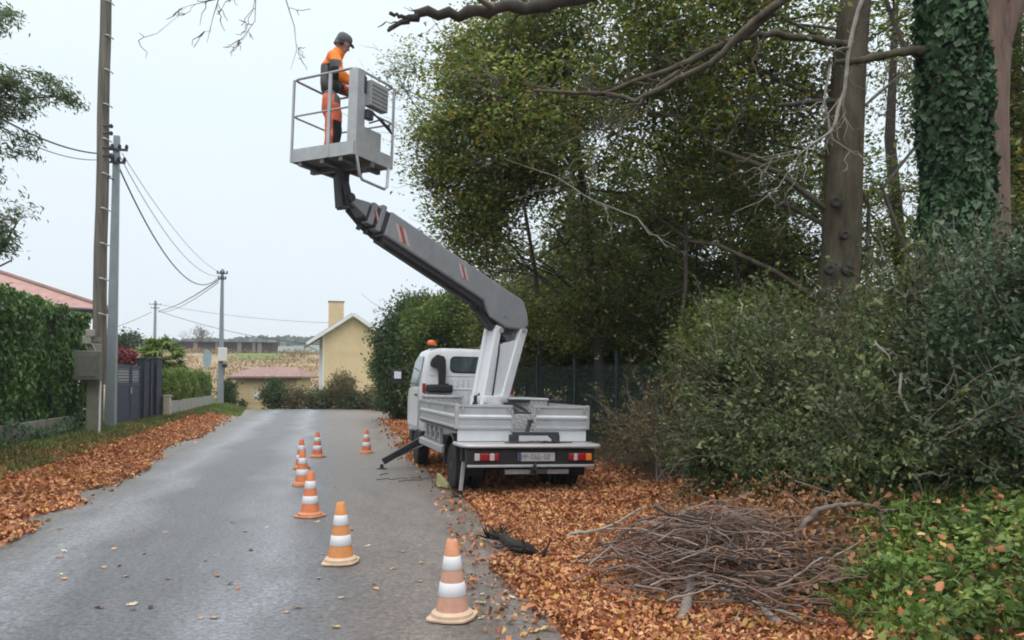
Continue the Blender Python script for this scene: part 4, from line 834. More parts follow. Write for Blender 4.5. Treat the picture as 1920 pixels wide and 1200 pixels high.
tag(leafcloud('ivy', P, .085, M['ivy'], N=(1, -.2, .4), D=(0, 0, -1), jit=.4, asp=.8, seed=13), kind='stuff', label='ivy and weeds creeping over the low mossy wall', cat='ivy')

# --- bungalow roof behind the hedge
def bungalow():
    Z = 30.0; p = W(40, 700, Z); z0 = gzf(p.x, p.y); root = empty('bungalow', (p.x - 3.8, p.y - 1, z0)); root.rotation_euler = (0, 0, R(28)); tag(root, 'house with a pink tiled hipped roof behind the tall hedge', 'house')
    mb = MB(); wallbox(mb, -5.5, 5.5, -3.4, 3.4, -.2, 3.95); part(mb, 'wall', M['offwhite'], root)
    he, hr = 3.95, 5.75; a, b = 6.1, 4.0; mb = MB()
    mb.add([(-a, -b, he), (a, -b, he), (a, b, he), (-a, b, he), (-2.2, 0, hr), (2.2, 0, hr), (-a, -b, he - .12), (a, -b, he - .12), (a, b, he - .12), (-a, b, he - .12)],
           [(0, 1, 5, 4), (1, 2, 5), (2, 3, 4, 5), (3, 0, 4), (0, 6, 7, 1), (1, 7, 8, 2), (2, 8, 9, 3), (3, 9, 6, 0), (6, 9, 8, 7)]); rf = part(mb, 'roof', M['rooftile'], root)
    mb = MB(); mb.tube([(a, -b, he + .02), (2.2, 0, hr + .02)], .09, 8); mb.tube([(a, b, he + .02), (2.2, 0, hr + .02)], .09, 8); mb.tube([(2.2, 0, hr + .02), (-2.2, 0, hr + .02)], .09, 8); mb.tube([(-a, -b, he + .02), (-2.2, 0, hr + .02)], .09, 8); part(mb, 'ridge_tiles', M['rooftile2'], rf)
    mb = MB(); mb.tube([(-a - .05, -b - .05, he - .08), (a + .05, -b - .05, he - .08), (a + .05, b, he - .08)], .06, 6); part(mb, 'gutter', M['darkmetal'], rf)
bungalow()
# --- long dark shed on the hill
def far_shed():
    a = W(332, 664, 140); b = W(508, 666, 140); ax = Vector((b.x - a.x, b.y - a.y, 0)); L = ax.length; z0 = min(gzf(a.x, a.y), gzf(b.x, b.y)) - .4
    root = empty('farm_shed', (a.x, a.y, z0)); root.rotation_euler = (0, 0, math.atan2(ax.y, ax.x) + R(3)); tag(root, 'long low dark shed with pale posts on the far hilltop', 'shed')
    mb = MB(); wallbox(mb, 0, L, 0, 4, 0, 2.5); part(mb, 'wall', pm('dark_boards', (.045, .036, .038), .9, .3, 1.2, stretch=(2, 1, .3)), root)
    mb = MB(); mb.prism([(-.2, -.3, 2.5), (L + .2, -.3, 2.4), (L + .2, 4.3, 2.55), (-.2, 4.3, 2.65)], (0, 0, 0), (0, 0, .12)); part(mb, 'roof', pm('felt_roof', (.04, .04, .048), .9), root)
    for k in range(5):
        mb = MB(); x = (.17, .40, .63, .79, .845)[k] * L; wallbox(mb, x, x + (.7 if k % 2 == 0 else .45), -.06, -.005, 0, 2.45); part(mb, 'post', pm('pale_post', (.22, .20, .19), .9) if 'pale_post' not in bpy.data.materials else bpy.data.materials['pale_post'], root)
far_shed()
bp_ = W(388, 705, 62); bp_.z = gzf(bp_.x, bp_.y); sg = empty('signboard', bp_); tag(sg, 'blank pale blue oval board standing on the hillside behind the clipped hedge', 'sign')
q0 = W(388, 672, 62); hz = q0.z - bp_.z; mb = MB(); mb.lathe([(.001, -.02), (.32, -.02), (.33, 0), (.32, .02), (.001, .02)], 20, Matrix.Translation((0, -.08, hz)) @ Matrix.Rotation(R(90), 4, 'X') @ Matrix.Diagonal((1, 2.1, 1, 1))); part(mb, 'board', pm('pale_blue', (.24, .33, .38), .8), sg)
mb = MB(); mb.tube([(0, 0, -.2), (0, 0, hz + .4)], .05, 8); part(mb, 'post', M['galv'], sg)

# --- dark gate
def gate():
    root = empty('metal_gate', (-5.62, 24.4, gzf(-5.62, 24.4))); tag(root, 'dark blue-grey metal gate with slatted upper lights and square posts', 'gate')
    nav = pm('anthracite_paint', (.030, .045, .072), .65, .12, 3, dirt=.12, dirtcol=(.09, .1, .11)); lite = pm('frosted_light', (.30, .34, .38), .3, .1, 5); nav2 = pm('anthracite_post', (.014, .020, .038), .7, .12, 3)
    for k, (y0, y1) in enumerate(((.05, 1.75), (1.85, 3.1))):
        mb = MB(); wallbox(mb, -.03, .03, y0, y0 + .1, .08, 1.78); wallbox(mb, -.03, .03, y1 - .1, y1, .08, 1.78)
        for z in (.08, 1.12, 1.66): wallbox(mb, -.028, .028, y0 + .1, y1 - .1, z, z + .12)
        fr = part(mb, 'gate_leaf', nav, root)
        mb = MB(); wallbox(mb, -.012, .012, y0 + .1, y1 - .1, .2, 1.12)
        for q in range(8): wallbox(mb, .012, .02, y0 + .12, y1 - .12, .22 + q * .11, .31 + q * .11)
        part(mb, 'panel', nav, fr)
        mb = MB(); wallbox(mb, -.012, .006, y0 + .14, y1 - .14, 1.24, 1.66)
        part(mb, 'light', lite, fr)
        mb = MB()
        for q in range(5): wallbox(mb, .008, .024, y0 + .13, y1 - .13, 1.27 + q * .085, 1.295 + q * .085)
        part(mb, 'slats', nav, fr)
    for k, (y0, y1, h, x1) in enumerate(((3.2, 3.75, 2.0, .12), (4.35, 4.6, 2.02, .10), (5.1, 6.0, 2.06, .14))):
        mb = MB(); mb.box((0, (y0 + y1) / 2, h / 2 - .1), (2 * x1, y1 - y0, h + .2), bev=.012); mb.box((0, (y0 + y1) / 2, h + .02), (2 * x1 + .05, y1 - y0 + .05, .04), bev=.01); part(mb, 'post', nav2, root)
    mb = MB(); wallbox(mb, -.04, .04, 3.76, 5.09, 0, 1.9)
    for q in range(12): wallbox(mb, .04, .055, 3.77, 5.08, .05 + q * .155, .17 + q * .155)
    part(mb, 'side_panel', nav2, root)
    mb = MB(); mb.box((.06, 1.66, 1.0), (.05, .05, .2), bev=.01); part(mb, 'handle', M['galv'], root)
gate()

# --- poles
def wood_pole():
    p = W(176, 812, 19.4); z0 = gzf(p.x, p.y); p.z = z0; root = empty('utility_pole', p); tag(root, 'weathered wooden utility pole bolted to a concrete foot, with a square grey box', 'pole')
    ht = 12.2; top = Vector((.04, .0, ht)); b0 = Vector((.06, .06, 1.2))
    pts = [b0.lerp(top, k / 10) + Vector((.012 * math.sin(k * 1.7), 0, 0)) for k in range(11)]
    mb = MB(); mb.tube(pts, [.165 - .004 * k for k in range(11)], 16); part(mb, 'shaft', M['oldwood'], root, smooth=True)
    mb = MB(); mb.box((.02, -.17, .95), (.29, .22, 2.5), bev=.03); mb.box((.02, -.28, 1.86), (.33, .03, .1)); mb.box((.02, -.28, 2.3), (.33, .03, .1)); part(mb, 'concrete_foot', pm('foot_concrete', (.225, .225, .175), .85, .15, 4, bump=.006, dirt=.6, dirtcol=(.10, .11, .07)), root)
    mb = MB(); mb.box((-.05, -.42, 1.66), (.56, .30, .70), bev=.02); mb.box((-.05, -.578, 1.66), (.42, .02, .54), bev=.008); part(mb, 'equipment_box', pm('grey_box', (.125, .13, .105), .8, .2, 5, dirt=.6, dirtcol=(.06, .07, .045)), root)
    mb = MB(); mb.tube([(.19, -.30, -.05), (.19, -.30, 1.28), (.16, -.3, 1.32)], .028, 8); part(mb, 'cable_duct', M['trim'], root)
    mb = MB(); mb.box((-.12, -.3, 2.28), (.2, .12, .2), bev=.02); mb.box((-.05, -.32, 2.45), (.2, .1, .18), bev=.02); mb.tube([(-.0, -.33, 2.2), (.1, -.36, 2.0), (.0, -.4, 1.96)], .02, 6); part(mb, 'junction_box', M['concrete'], root)
    for k in range(11):
        z = 2.9 + k * .87; mb = MB(); x = .06; r_ = .16 - .012 * z / 3
        mb.tube([(x + .02, -r_ - .005, z + .05), (x + .10, -r_ - .03, z + .03), (x + r_ + .05, -r_ * .5, z), (x + r_ + .06, .02, z)], .016, 6); part(mb, 'step_iron', M['galv'], root)
    for k, z in enumerate((6.85, 7.05, 7.42, 7.6)):
        mb = MB(); mb.tube([(.06, -.1, z), (.28, -.16, z)], .014, 6); mb.lathe([(.02, -.05), (.05, -.03), (.05, .02), (.025, .05)], 10, Matrix.Translation((.27, -.16, z))); part(mb, 'insulator', M['black'], root)
    return p
pw = wood_pole()
def metal_pole(name, label, u, v, Z, ht, w0, w1, cond=None, box=None, arms=(), z=None):
    p = W(u, v, Z); p.z = gzf(p.x, p.y) if z is None else z; root = empty(name, p); tag(root, label, 'pole')
    gm_ = M['polegrey']
    mb = MB(); mb.add([(-w0, -w0, -.2), (w0, -w0, -.2), (w0, w0, -.2), (-w0, w0, -.2), (-w1, -w1, ht), (w1, -w1, ht), (w1, w1, ht), (-w1, w1, ht)], [(0, 3, 2, 1), (4, 5, 6, 7), (0, 1, 5, 4), (1, 2, 6, 5), (2, 3, 7, 6), (3, 0, 4, 7)]); part(mb, 'shaft', gm_, root, bevel=.015)
    if cond: mb = MB(); mb.tube([(-w0 - .11, -.02, -.1), (-w0 - .11, -.02, cond), (-w0 - .04, -.02, cond + .1)], .055, 10); part(mb, 'conduit', gm_, root, smooth=True)
    for k, (z, L) in enumerate(arms):
        mb = MB(); mb.box((0, -w1 - .02, z), (L, .05, .06))
        part(mb, 'crossarm', M['darkmetal'], root)
        for sx in (-1, -.35, .35, 1):
            mb = MB(); mb.lathe([(.02, -.06), (.045, -.03), (.045, .03), (.02, .07)], 8, Matrix.Translation((sx * L * .45, -w1 - .02, z + .08))); part(mb, 'insulator', M['black'], root)
    if box:
        mb = MB(); mb.box((.1, -w0 - .12, box), (.46, .2, .74), bev=.03); part(mb, 'equipment_box', M['offwhite'], root)
        mb = MB(); mb.box((.22, -w0 - .1, box - .62), (.26, .16, .16), bev=.02); mb.tube([(.2, -w0 - .05, box - .5), (.2, -w0 - .05, box - 1.1)], .03, 6); part(mb, 'meter', M['black'], root)
    return p
M['polegrey'] = pm('pole_grey_steel', (.24, .275, .295), .5, .1, 4, metal=.2, dirt=.2, dirtcol=(.2, .2, .18))
p2 = metal_pole('utility_pole', 'grey steel pole standing right behind the wooden pole', 207, 806, 21.2, 7.95, .13, .075, cond=2.6, arms=((7.55, .6), (7.2, .5)))
p3 = metal_pole('utility_pole', 'slim grey steel pole with a white box, at the end of the clipped hedge', 413, 766, 43.2, 7.45, .16, .07, box=2.75, arms=((7.2, .55), (6.9, .4)))
q4 = W(290, 640, 100); p4 = metal_pole('utility_pole', 'distant pole on the hillside with two crossarms', 290, 640, 100, 0.1, .2, .1) if False else None
base4 = Vector((q4.x, q4.y, gzf(q4.x, q4.y))); p4 = metal_pole('utility_pole', 'distant pole on the hillside carrying crossarms, smallest of the poles', 290, 640, 100, W(290, 564, 100).z - base4.z, .2, .12, arms=((W(290, 571, 100).z - base4.z, 1.4), (W(290, 578, 100).z - base4.z, 1.0)))
# --- overhead cables, each hanging in its own catenary
def cable(label, a, b, sag, rad, grp='overhead cables'):
    a = Vector(a); b = Vector(b); pts = []
    for k in range(25):
        f = k / 24; q = a.lerp(b, f); q.z -= sag * 4 * f * (1 - f); pts.append(q)
    mb = MB(); mb.tube(pts, rad, 5); o = part(mb, 'overhead_cable', M['black'], None, smooth=True); tag(o, label, 'cable', grp)
A = lambda u, v: W(u, v, 21.2); B = lambda u, v: W(u, v, 43.2); D4 = lambda u, v: W(u, v, 100)
cable('thick twisted cable, lowest of the three sagging between the grey poles', A(219, 305), B(411, 519), 1.55, .022)
cable('thin cable, middle of the three sagging between the grey poles', A(224, 292), B(415, 517), .95, .011)
cable('thin cable, uppermost of the three sagging between the grey poles', A(229, 288), B(419, 514), .55, .009)
cable('thick cable from the steel pole out of the picture at upper left', A(210, 288), W(-60, 185, 12), .25, .018)
cable('thin cable just below the thick one leaving at upper left', A(208, 297), W(-60, 205, 12), .3, .010)
cable('cable from the slim hedge-end pole back to the distant pole', B(411, 524), D4(296, 583), .35, .035)
cable('second cable from the slim hedge-end pole to the distant pole', B(410, 529), D4(297, 585), .5, .022)
cable('cable from the distant pole running right past the yellow gable', D4(297, 583), W(900, 640, 85), 2.2, .03)
cable('cable from the distant pole to the right, highest and faintest one', D4(298, 571), W(900, 600, 85), 1.2, .02)
cable('cable from the distant pole leaving to the left', D4(284, 585), W(120, 640, 90), .4, .03)
mb = MB(); mb.tube([W(193, 310, 19.5), W(199, 322, 20.2), W(206, 334, 20.9), W(212, 336, 21.1)], .02, 6); o = part(mb, 'jumper_cable', M['black'], None, smooth=True); tag(o, 'short black cable looping between the wooden pole and steel pole', 'cable')
mb = MB(); mb.tube([W(193, 272, 19.4), W(203, 276, 20.5), W(213, 277, 21.15)], .02, 6); o = part(mb, 'jumper_cable', M['black'], None, smooth=True); tag(o, 'short straight cable at the top between wooden and steel pole', 'cable')
mb = MB(); mb.tube([W(193, 282, 19.4), W(203, 288, 20.5), W(213, 291, 21.15)], .028, 6); o = part(mb, 'jumper_cable', M['black'], None, smooth=True); tag(o, 'short thick cable just below the top one between both poles', 'cable')

# --- green mesh fence at the wood's edge
def mesh_fence():
    m, t, b, o = newmat('green_mesh'); b.inputs['Base Color'].default_value = (.022, .05, .045, 1); b.inputs['Roughness'].default_value = .6
    a = W(945, 690, 19.5); c = W(1345, 690, 14.6); za = gzf(a.x, a.y); zc = gzf(c.x, c.y)
    ax = Vector((c.x - a.x, c.y - a.y, 0)); L = ax.length; root = empty('mesh_fence', (a.x, a.y, 0)); root.rotation_euler = (0, 0, math.atan2(ax.y, ax.x)); tag(root, 'dark green wire mesh fence between the truck and the wood', 'fence')
    top = 1.92; npan = 5
    for k in range(npan):
        x0 = L * k / npan + .04; x1 = L * (k + 1) / npan - .04; mb = MB(); zb = za + (zc - za) * k / npan + .05
        x = x0
        while x < x1: mb.box((x, 0, (top + zb) / 2), (.009, .009, top - zb)); x += .045
        z = zb
        while z <= top + .001: mb.box(((x0 + x1) / 2, .009, z), (x1 - x0, .009, .010)); z += .12
        part(mb, 'mesh_panel', m, root)
    for k in range(npan + 1):
        mb = MB(); zb = za + (zc - za) * k / npan; mb.box((L * k / npan, .0, (top + zb) / 2), (.06, .06, top - zb + .4)); mb.box((L * k / npan, 0, top + .22), (.07, .07, .03)); part(mb, 'post', pm('fence_post_green', (.018, .036, .034), .6) if 'fence_post_green' not in bpy.data.materials else bpy.data.materials['fence_post_green'], root)
mesh_fence()
# ================================================================== BOOM LIFT TRUCK
TH = R(16.0)      # heading of the truck, left of the view axis
tc_ = W(960, 715, 10.61) + RT * .269; tc_.z = 0.012
truck = empty('boom_lift_truck', tc_, (0, R(1.3), TH - YAW))
tag(truck, 'white flatbed truck with a grey telescopic boom lift raised towards the left', 'truck')
def tp(name, mb, m, par=None, **k): return part(mb, name, m, par or truck, **k)
M['checker'] = pm('checker_plate', (.47, .475, .48), .4, .1, 5, metal=.5, dirt=.35, dirtcol=(.22, .21, .20))
def checker(name):
    m, t, b, o = newmat(name); tcn = t.nodes.new('ShaderNodeTexCoord'); mp = t.nodes.new('ShaderNodeMapping'); mp.inputs['Rotation'].default_value = (R(45), R(45), R(45))
    t.links.new(tcn.outputs['Object'], mp.inputs[0]); v = nd(t, 'ShaderNodeTexChecker', Scale=34.0); t.links.new(mp.outputs[0], v.inputs['Vector'])
    v.inputs['Color1'].default_value = (.55, .55, .56, 1); v.inputs['Color2'].default_value = (.36, .36, .37, 1); t.links.new(v.outputs[0], b.inputs['Base Color'])
    b.inputs['Metallic'].default_value = .5; b.inputs['Roughness'].default_value = .42
    bp = nd(t, 'ShaderNodeBump', Strength=.6, Distance=.004); t.links.new(v.outputs['Fac'], bp.inputs['Height']); t.links.new(bp.outputs[0], b.inputs['Normal']); return m
M['check'] = checker('diamond_plate')
# chassis
mb = MB()
for sx in (-.38, .38): mb.box((sx, 2.75, .50), (.09, 5.3, .16))
for y in (.15, 1.6, 2.8, 3.6): mb.box((0, y, .50), (.66, .1, .12))
mb.box((0, .95, .34), (1.5, .13, .13)); mb.lathe([(.01, -.14), (.12, -.1), (.15, 0), (.12, .1), (.01, .14)], 12, Matrix.Translation((0, .95, .34)))
mb.box((0, 4.4, .34), (1.45, .12, .1)); mb.tube([(-.3, 1.1, .38), (-.3, 3.6, .42)], .045, 8); mb.box((.5, 2.4, .42), (.4, .7, .28))
ch = tp('chassis', mb, M['black'])
mb = MB(); mb.box((0, .10, .535), (1.80, .12, .20), bev=.01); tail = tp('tail_panel', mb, M['black'])
mb = MB(); mb.box((0, .05, .415), (1.78, .06, .035), bev=.008); mb.box((.1, .14, .33), (.9, .06, .06)); tp('bumper_bar', mb, M['galv'])
mb = MB(); mb.tube([(.02, .12, .40), (.02, .0, .37), (.02, -.03, .40)], .024, 8); mb.lathe([(.001, -.028), (.026, -.01), (.026, .012), (.001, .028)], 10, Matrix.Translation((.02, -.03, .43))); mb.box((.12, .06, .345), (.16, .14, .06)); mb.box((.05, .1, .36), (.1, .1, .14)); tp('tow_hitch', mb, M['darkmetal'], smooth=True)
# tail lights
for s in (-1, 1):
    x0 = -.80 if s < 0 else .515; wds = [(.075, 'clear'), (.13, 'red'), (.07, 'clear'), (.06, 'red')] if s < 0 else [(.07, 'red'), (.06, 'clear'), (.115, 'red'), (.09, 'amber')]
    mb = MB(); tot = sum(q[0] for q in wds); mb.box((x0 + tot / 2, .035, .535), (tot + .03, .02, .125), bev=.012); tl = tp('tail_light', mb, M['black'])
    x = x0
    for q, mt in wds:
        mb = MB(); mb.box((x + q / 2, .018, .535), (q - .003, .03, .098), bev=.012); tp({'red': 'red_lens', 'clear': 'white_lens', 'amber': 'amber_lens'}[mt], mb, M[mt], tl); x += q
    if s < 0: tl['label'] = 'left tail light with a white outer lens'
    else: tl['label'] = 'right tail light with an amber outer lens'
mb = MB(); mb.box((.06, .032, .535), (.52, .012, .115), bev=.004); pl_ = tp('number_plate', mb, pm('plate_white', (.42, .42, .42), .5, .1, 8, dirt=.5, dirtcol=(.18, .18, .18)))
mb = MB(); mb.box((-.178, .0245, .535), (.04, .004, .113)); tp('blue_band', mb, pm('plate_blue', (.04, .06, .14), .4), pl_)
mb = MB(); r = random.Random(5)
for k in range(9):
    x = -.135 + k * .046
    if k in (2, 6): mb.box((x, .0245, .535), (.02, .003, .012)); continue
    mb.box((x - .012, .0245, .535), (.010, .003, .07)); mb.box((x + .012, .0245, .535 + r.choice((-.015, .015))), (.010, .003, .042)); mb.box((x, .0247, .535 + r.choice((-.03, .03, 0))), (.026, .003, .010))
tp('smudged_characters', mb, pm('plate_ink', (.12, .12, .12), .6), pl_)
# rear platform
def rounded(x, y0, y1, rad, n=6):
    P = [(-x, y1)]
    for k in range(n + 1):
        a = math.pi + k / n * math.pi / 2; P.append((-x + rad + rad * math.cos(a), y0 + rad + rad * math.sin(a)))
    for k in range(n + 1):
        a = 1.5 * math.pi + k / n * math.pi / 2; P.append((x - rad * .45 + rad * .45 * math.cos(a), y0 + rad * .45 + rad * .45 * math.sin(a)))
    P.append((x, y1)); return P
pf = rounded(.965, 0, .52, .16)
mb = MB(); mb.prism([(x, y, 0) for x, y in pf], (0, 0, .655), (0, 0, .705)); dk = tp('rear_platform', mb, M['check'], bevel=.008)
mb = MB(); mb.tube([(x, y, .68) for x, y in pf], .027, 8); tp('platform_edge', mb, M['alu'], dk, smooth=True)
# dark drawbar frame lying on the platform, with its upright lever
mb = MB(); mb.box((.10, .22, .835), (.66, .085, .05), bev=.01); mb.box((-.21, .22, .765), (.13, .085, .115), bev=.01); mb.box((.39, .22, .765), (.10, .085, .115), bev=.01); mb.beam((.30, .22, .82), (.42, .2, .73), .08, .06)
fr = tp('support_bracket', mb, M['boomdark'])
mb = MB(); mb.beam((-.02, .24, .85), (.03, .26, 1.0), .05, .05, (0, 1, 0)); mb.box((.035, .26, 1.0), (.075, .055, .05), bev=.01); tp('lever', mb, M['boomdark'], fr)
mb = MB(); rr_ = random.Random(3)
for k in range(3):
    x = -.1 + .1 * k; mb.tube([(x - .25, .17 + .02 * k, .715), (x, .14, .725), (x + .12, .18, .735), (x + .3, .2, .717), (x + .55, .26, .715)], .009, 5)
tp('cable_run', mb, pm('brown_hose', (.10, .05, .04), .6), dk, smooth=True)
# drop-side bed
def side_profile(h0, h1):   # (out, z) outline of a pressed aluminium board, seen end on
    d = h1 - h0
    return [(0, h0), (.03, h0), (.03, h0 + d * .08), (.018, h0 + d * .1), (.018, h0 + d * .36), (.034, h0 + d * .42), (.034, h0 + d * .50), (.018, h0 + d * .58), (.018, h0 + d * .86), (.034, h0 + d * .9), (.034, h1), (0, h1)]
TB = .47
M['board'] = pm('board_aluminium', (.50, .515, .53), .42, .06, 4, metal=.35, dirt=.45, dirtcol=(.28, .265, .25), stretch=(1.2, 1.2, .5))
for (x0, x1) in ((-.93, -.17), (.16, .94)):
    mb = MB(); mb.prism([(x0, TB - o, z) for o, z in side_profile(.885, 1.215)], (0, 0, 0), (x1 - x0, 0, 0)); tb = tp('tailboard', mb, M['board'])
    for x in (x0 + .05, x1 - .05): mb = MB(); mb.box((x, TB - .045, 1.17), (.03, .02, .09), bev=.005); tp('latch', mb, M['galv'], tb)
mb = MB(); mb.box((0, TB + .012, .795), (1.87, .02, .165)); tp('rear_skirt', mb, M['white'])
mb = MB(); mb.box((-.005, TB - .005, .985), (.31, .03, .21), bev=.004); mb.box((-.17, TB - .012, 1.0), (.03, .04, .30)); mb.box((.16, TB - .012, 1.0), (.03, .04, .30)); tp('centre_plate', mb, M['check'])
mb = MB(); mb.box((-.005, TB + .15, 1.10), (.26, .2, .03)); tp('step_recess', mb, M['boomdark'])
for s in (-1, 1):
    mb = MB(); prof = [(s * (.93 + o), TB + .03, z) for o, z in side_profile(.885, 1.215)]; mb.prism(prof, (0, 0, 0), (0, 3.02, 0)); sb = tp('side_board', mb, M['board'])
    for y in (TB + .002, 3.55): mb = MB(); mb.box((s * .952, y, 1.05), (.055, .05, .345), bev=.006); tp('corner_post', mb, M['alu'], sb)
    for y in (1.3, 2.6): mb = MB(); mb.box((s * .972, y, 1.16), (.02, .03, .09), bev=.004); tp('latch', mb, M['galv'], sb)
    mb = MB(); mb.box((s * .935, 2.0, .868), (.05, 3.0, .03)); tp('lower_rail', mb, M['darkmetal'], sb)
mb = MB(); mb.box((0, 2.0, .85), (1.84, 3.05, .05)); tp('bed_floor', mb, M['check'])
mb = MB(); mb.box((-.61, 3.35, 1.05), (.62, .42, .40), bev=.01); bx = tp('tool_box', mb, M['check']); mb = MB(); mb.box((-.61, 3.35, 1.275), (.66, .46, .045), bev=.012); tp('lid', mb, M['alu'], bx)
mb = MB(); mb.box((.60, 2.75, 1.05), (.62, 1.2, .40), bev=.01); bx = tp('tool_box', mb, M['check']); mb = MB(); mb.box((.60, 2.75, 1.272), (.66, 1.24, .04), bev=.012); tp('lid', mb, M['alu'], bx)
mb = MB(); mb.box((.42, 2.1, 1.24), (.34, .06, .05)); mb.tube([(.1, 2.2, 1.18), (.3, 2.05, 1.2), (.5, 2.05, 1.1), (.62, 1.9, .95)], .025, 7); mb.tube([(.12, 2.1, 1.12), (.3, 1.95, 1.1), (.5, 1.9, .95)], .025, 7); mb.tube([(.1, 2.15, 1.05), (.35, 2.0, 1.02), (.55, 1.7, .9)], .02, 7); tp('hydraulic_hose', mb, M['black'], smooth=True)
mb = MB(); mb.box((-.28, 2.15, 1.24), (.09, .09, .16), bev=.02); mb.beam((-.34, 2.12, 1.15), (-.22, 2.16, 1.34), .06, .05, (0, 1, 0)); mb.tube([(-.22, 2.16, 1.33), (-.2, 2.15, 1.39)], .02, 6); tp('control_lever', mb, M['black'])
# side guard, brackets, wheel guards
for s in (-1, 1):
    mb = MB(); mb.box((s * .93, 2.55, .51), (.05, 2.0, .10), bev=.008); mb.box((s * .90, 2.55, .565), (.03, 2.0, .02)); tp('side_guard', mb, M['alu'])
    for y in (1.95, 2.35, 2.75, 3.15): mb = MB(); mb.box((s * .88, y, .70), (.05, .08, .30)); mb.box((s * .885, y + .1, .76), (.03, .16, .05)); mb.box((s * .885, y + .1, .62), (.03, .16, .04)); tp('bed_bracket', mb, M['galv'])
    mb = MB(); n = 12; P = [(0, .95 + .42 * math.cos(a), .34 + .44 * math.sin(a)) for a in [R(-4 + k * 188 / n) for k in range(n + 1)]]
    mb.tube([(s * .93, y, z) for _, y, z in P], .018, 5)
    for i in range(n): mb.prism([(s * .52, P[i][1], P[i][2]), (s * .52, P[i + 1][1], P[i + 1][2]), (s * .93, P[i + 1][1], P[i + 1][2]), (s * .93, P[i][1], P[i][2])], (0, 0, 0), (0, .004, .012))
    tp('wheel_guard', mb, M['darkmetal'])
    mb = MB(); mb.box((s * .74, .50, .44), (.38, .015, .42)); tp('mud_flap', mb, M['rubber'])
# wheels
def wheel(x, y, rad, wd, dual):
    mb = MB(); c = wd / 2; rt = Matrix.Translation((x, y, rad)) @ Matrix.Rotation(R(90), 4, 'Y')
    prof = [(rad * .62, -c), (rad * .9, -c), (rad * .985, -c * .75), (rad, -c * .45), (rad * .985, -c * .12), (rad * .965, 0), (rad * .985, c * .12), (rad, c * .45), (rad * .985, c * .75), (rad * .9, c), (rad * .62, c)]
    mb.lathe(prof, 36, rt)
    root = tp('wheel', mb, M['rubber'], smooth=True, angle=30)
    s = 1 if x > 0 else -1; mb = MB(); e = s * c
    rp = [(rad * .16, e * .98), (rad * .2, e * .7), (rad * .4, e * .55), (rad * .52, e * .62), (rad * .60, e * .95), (rad * .63, e * 1.0), (rad * .63, e * .9), (rad * .1, e * .35)]
    mb.lathe(rp, 28, rt); tp('rim', mb, M['galv'], root, smooth=True, angle=30)
    mb = MB(); mb.lathe([(.001, e * 1.05), (rad * .17, e * 1.04), (rad * .18, e * .6)], 14, rt); tp('hub', mb, M['darkmetal'], root)
for s in (-1, 1):
    wheel(s * .78, 4.35, .33, .20, False); wheel(s * .81, .95, .34, .20, True); wheel(s * .57, .95, .34, .19, True)
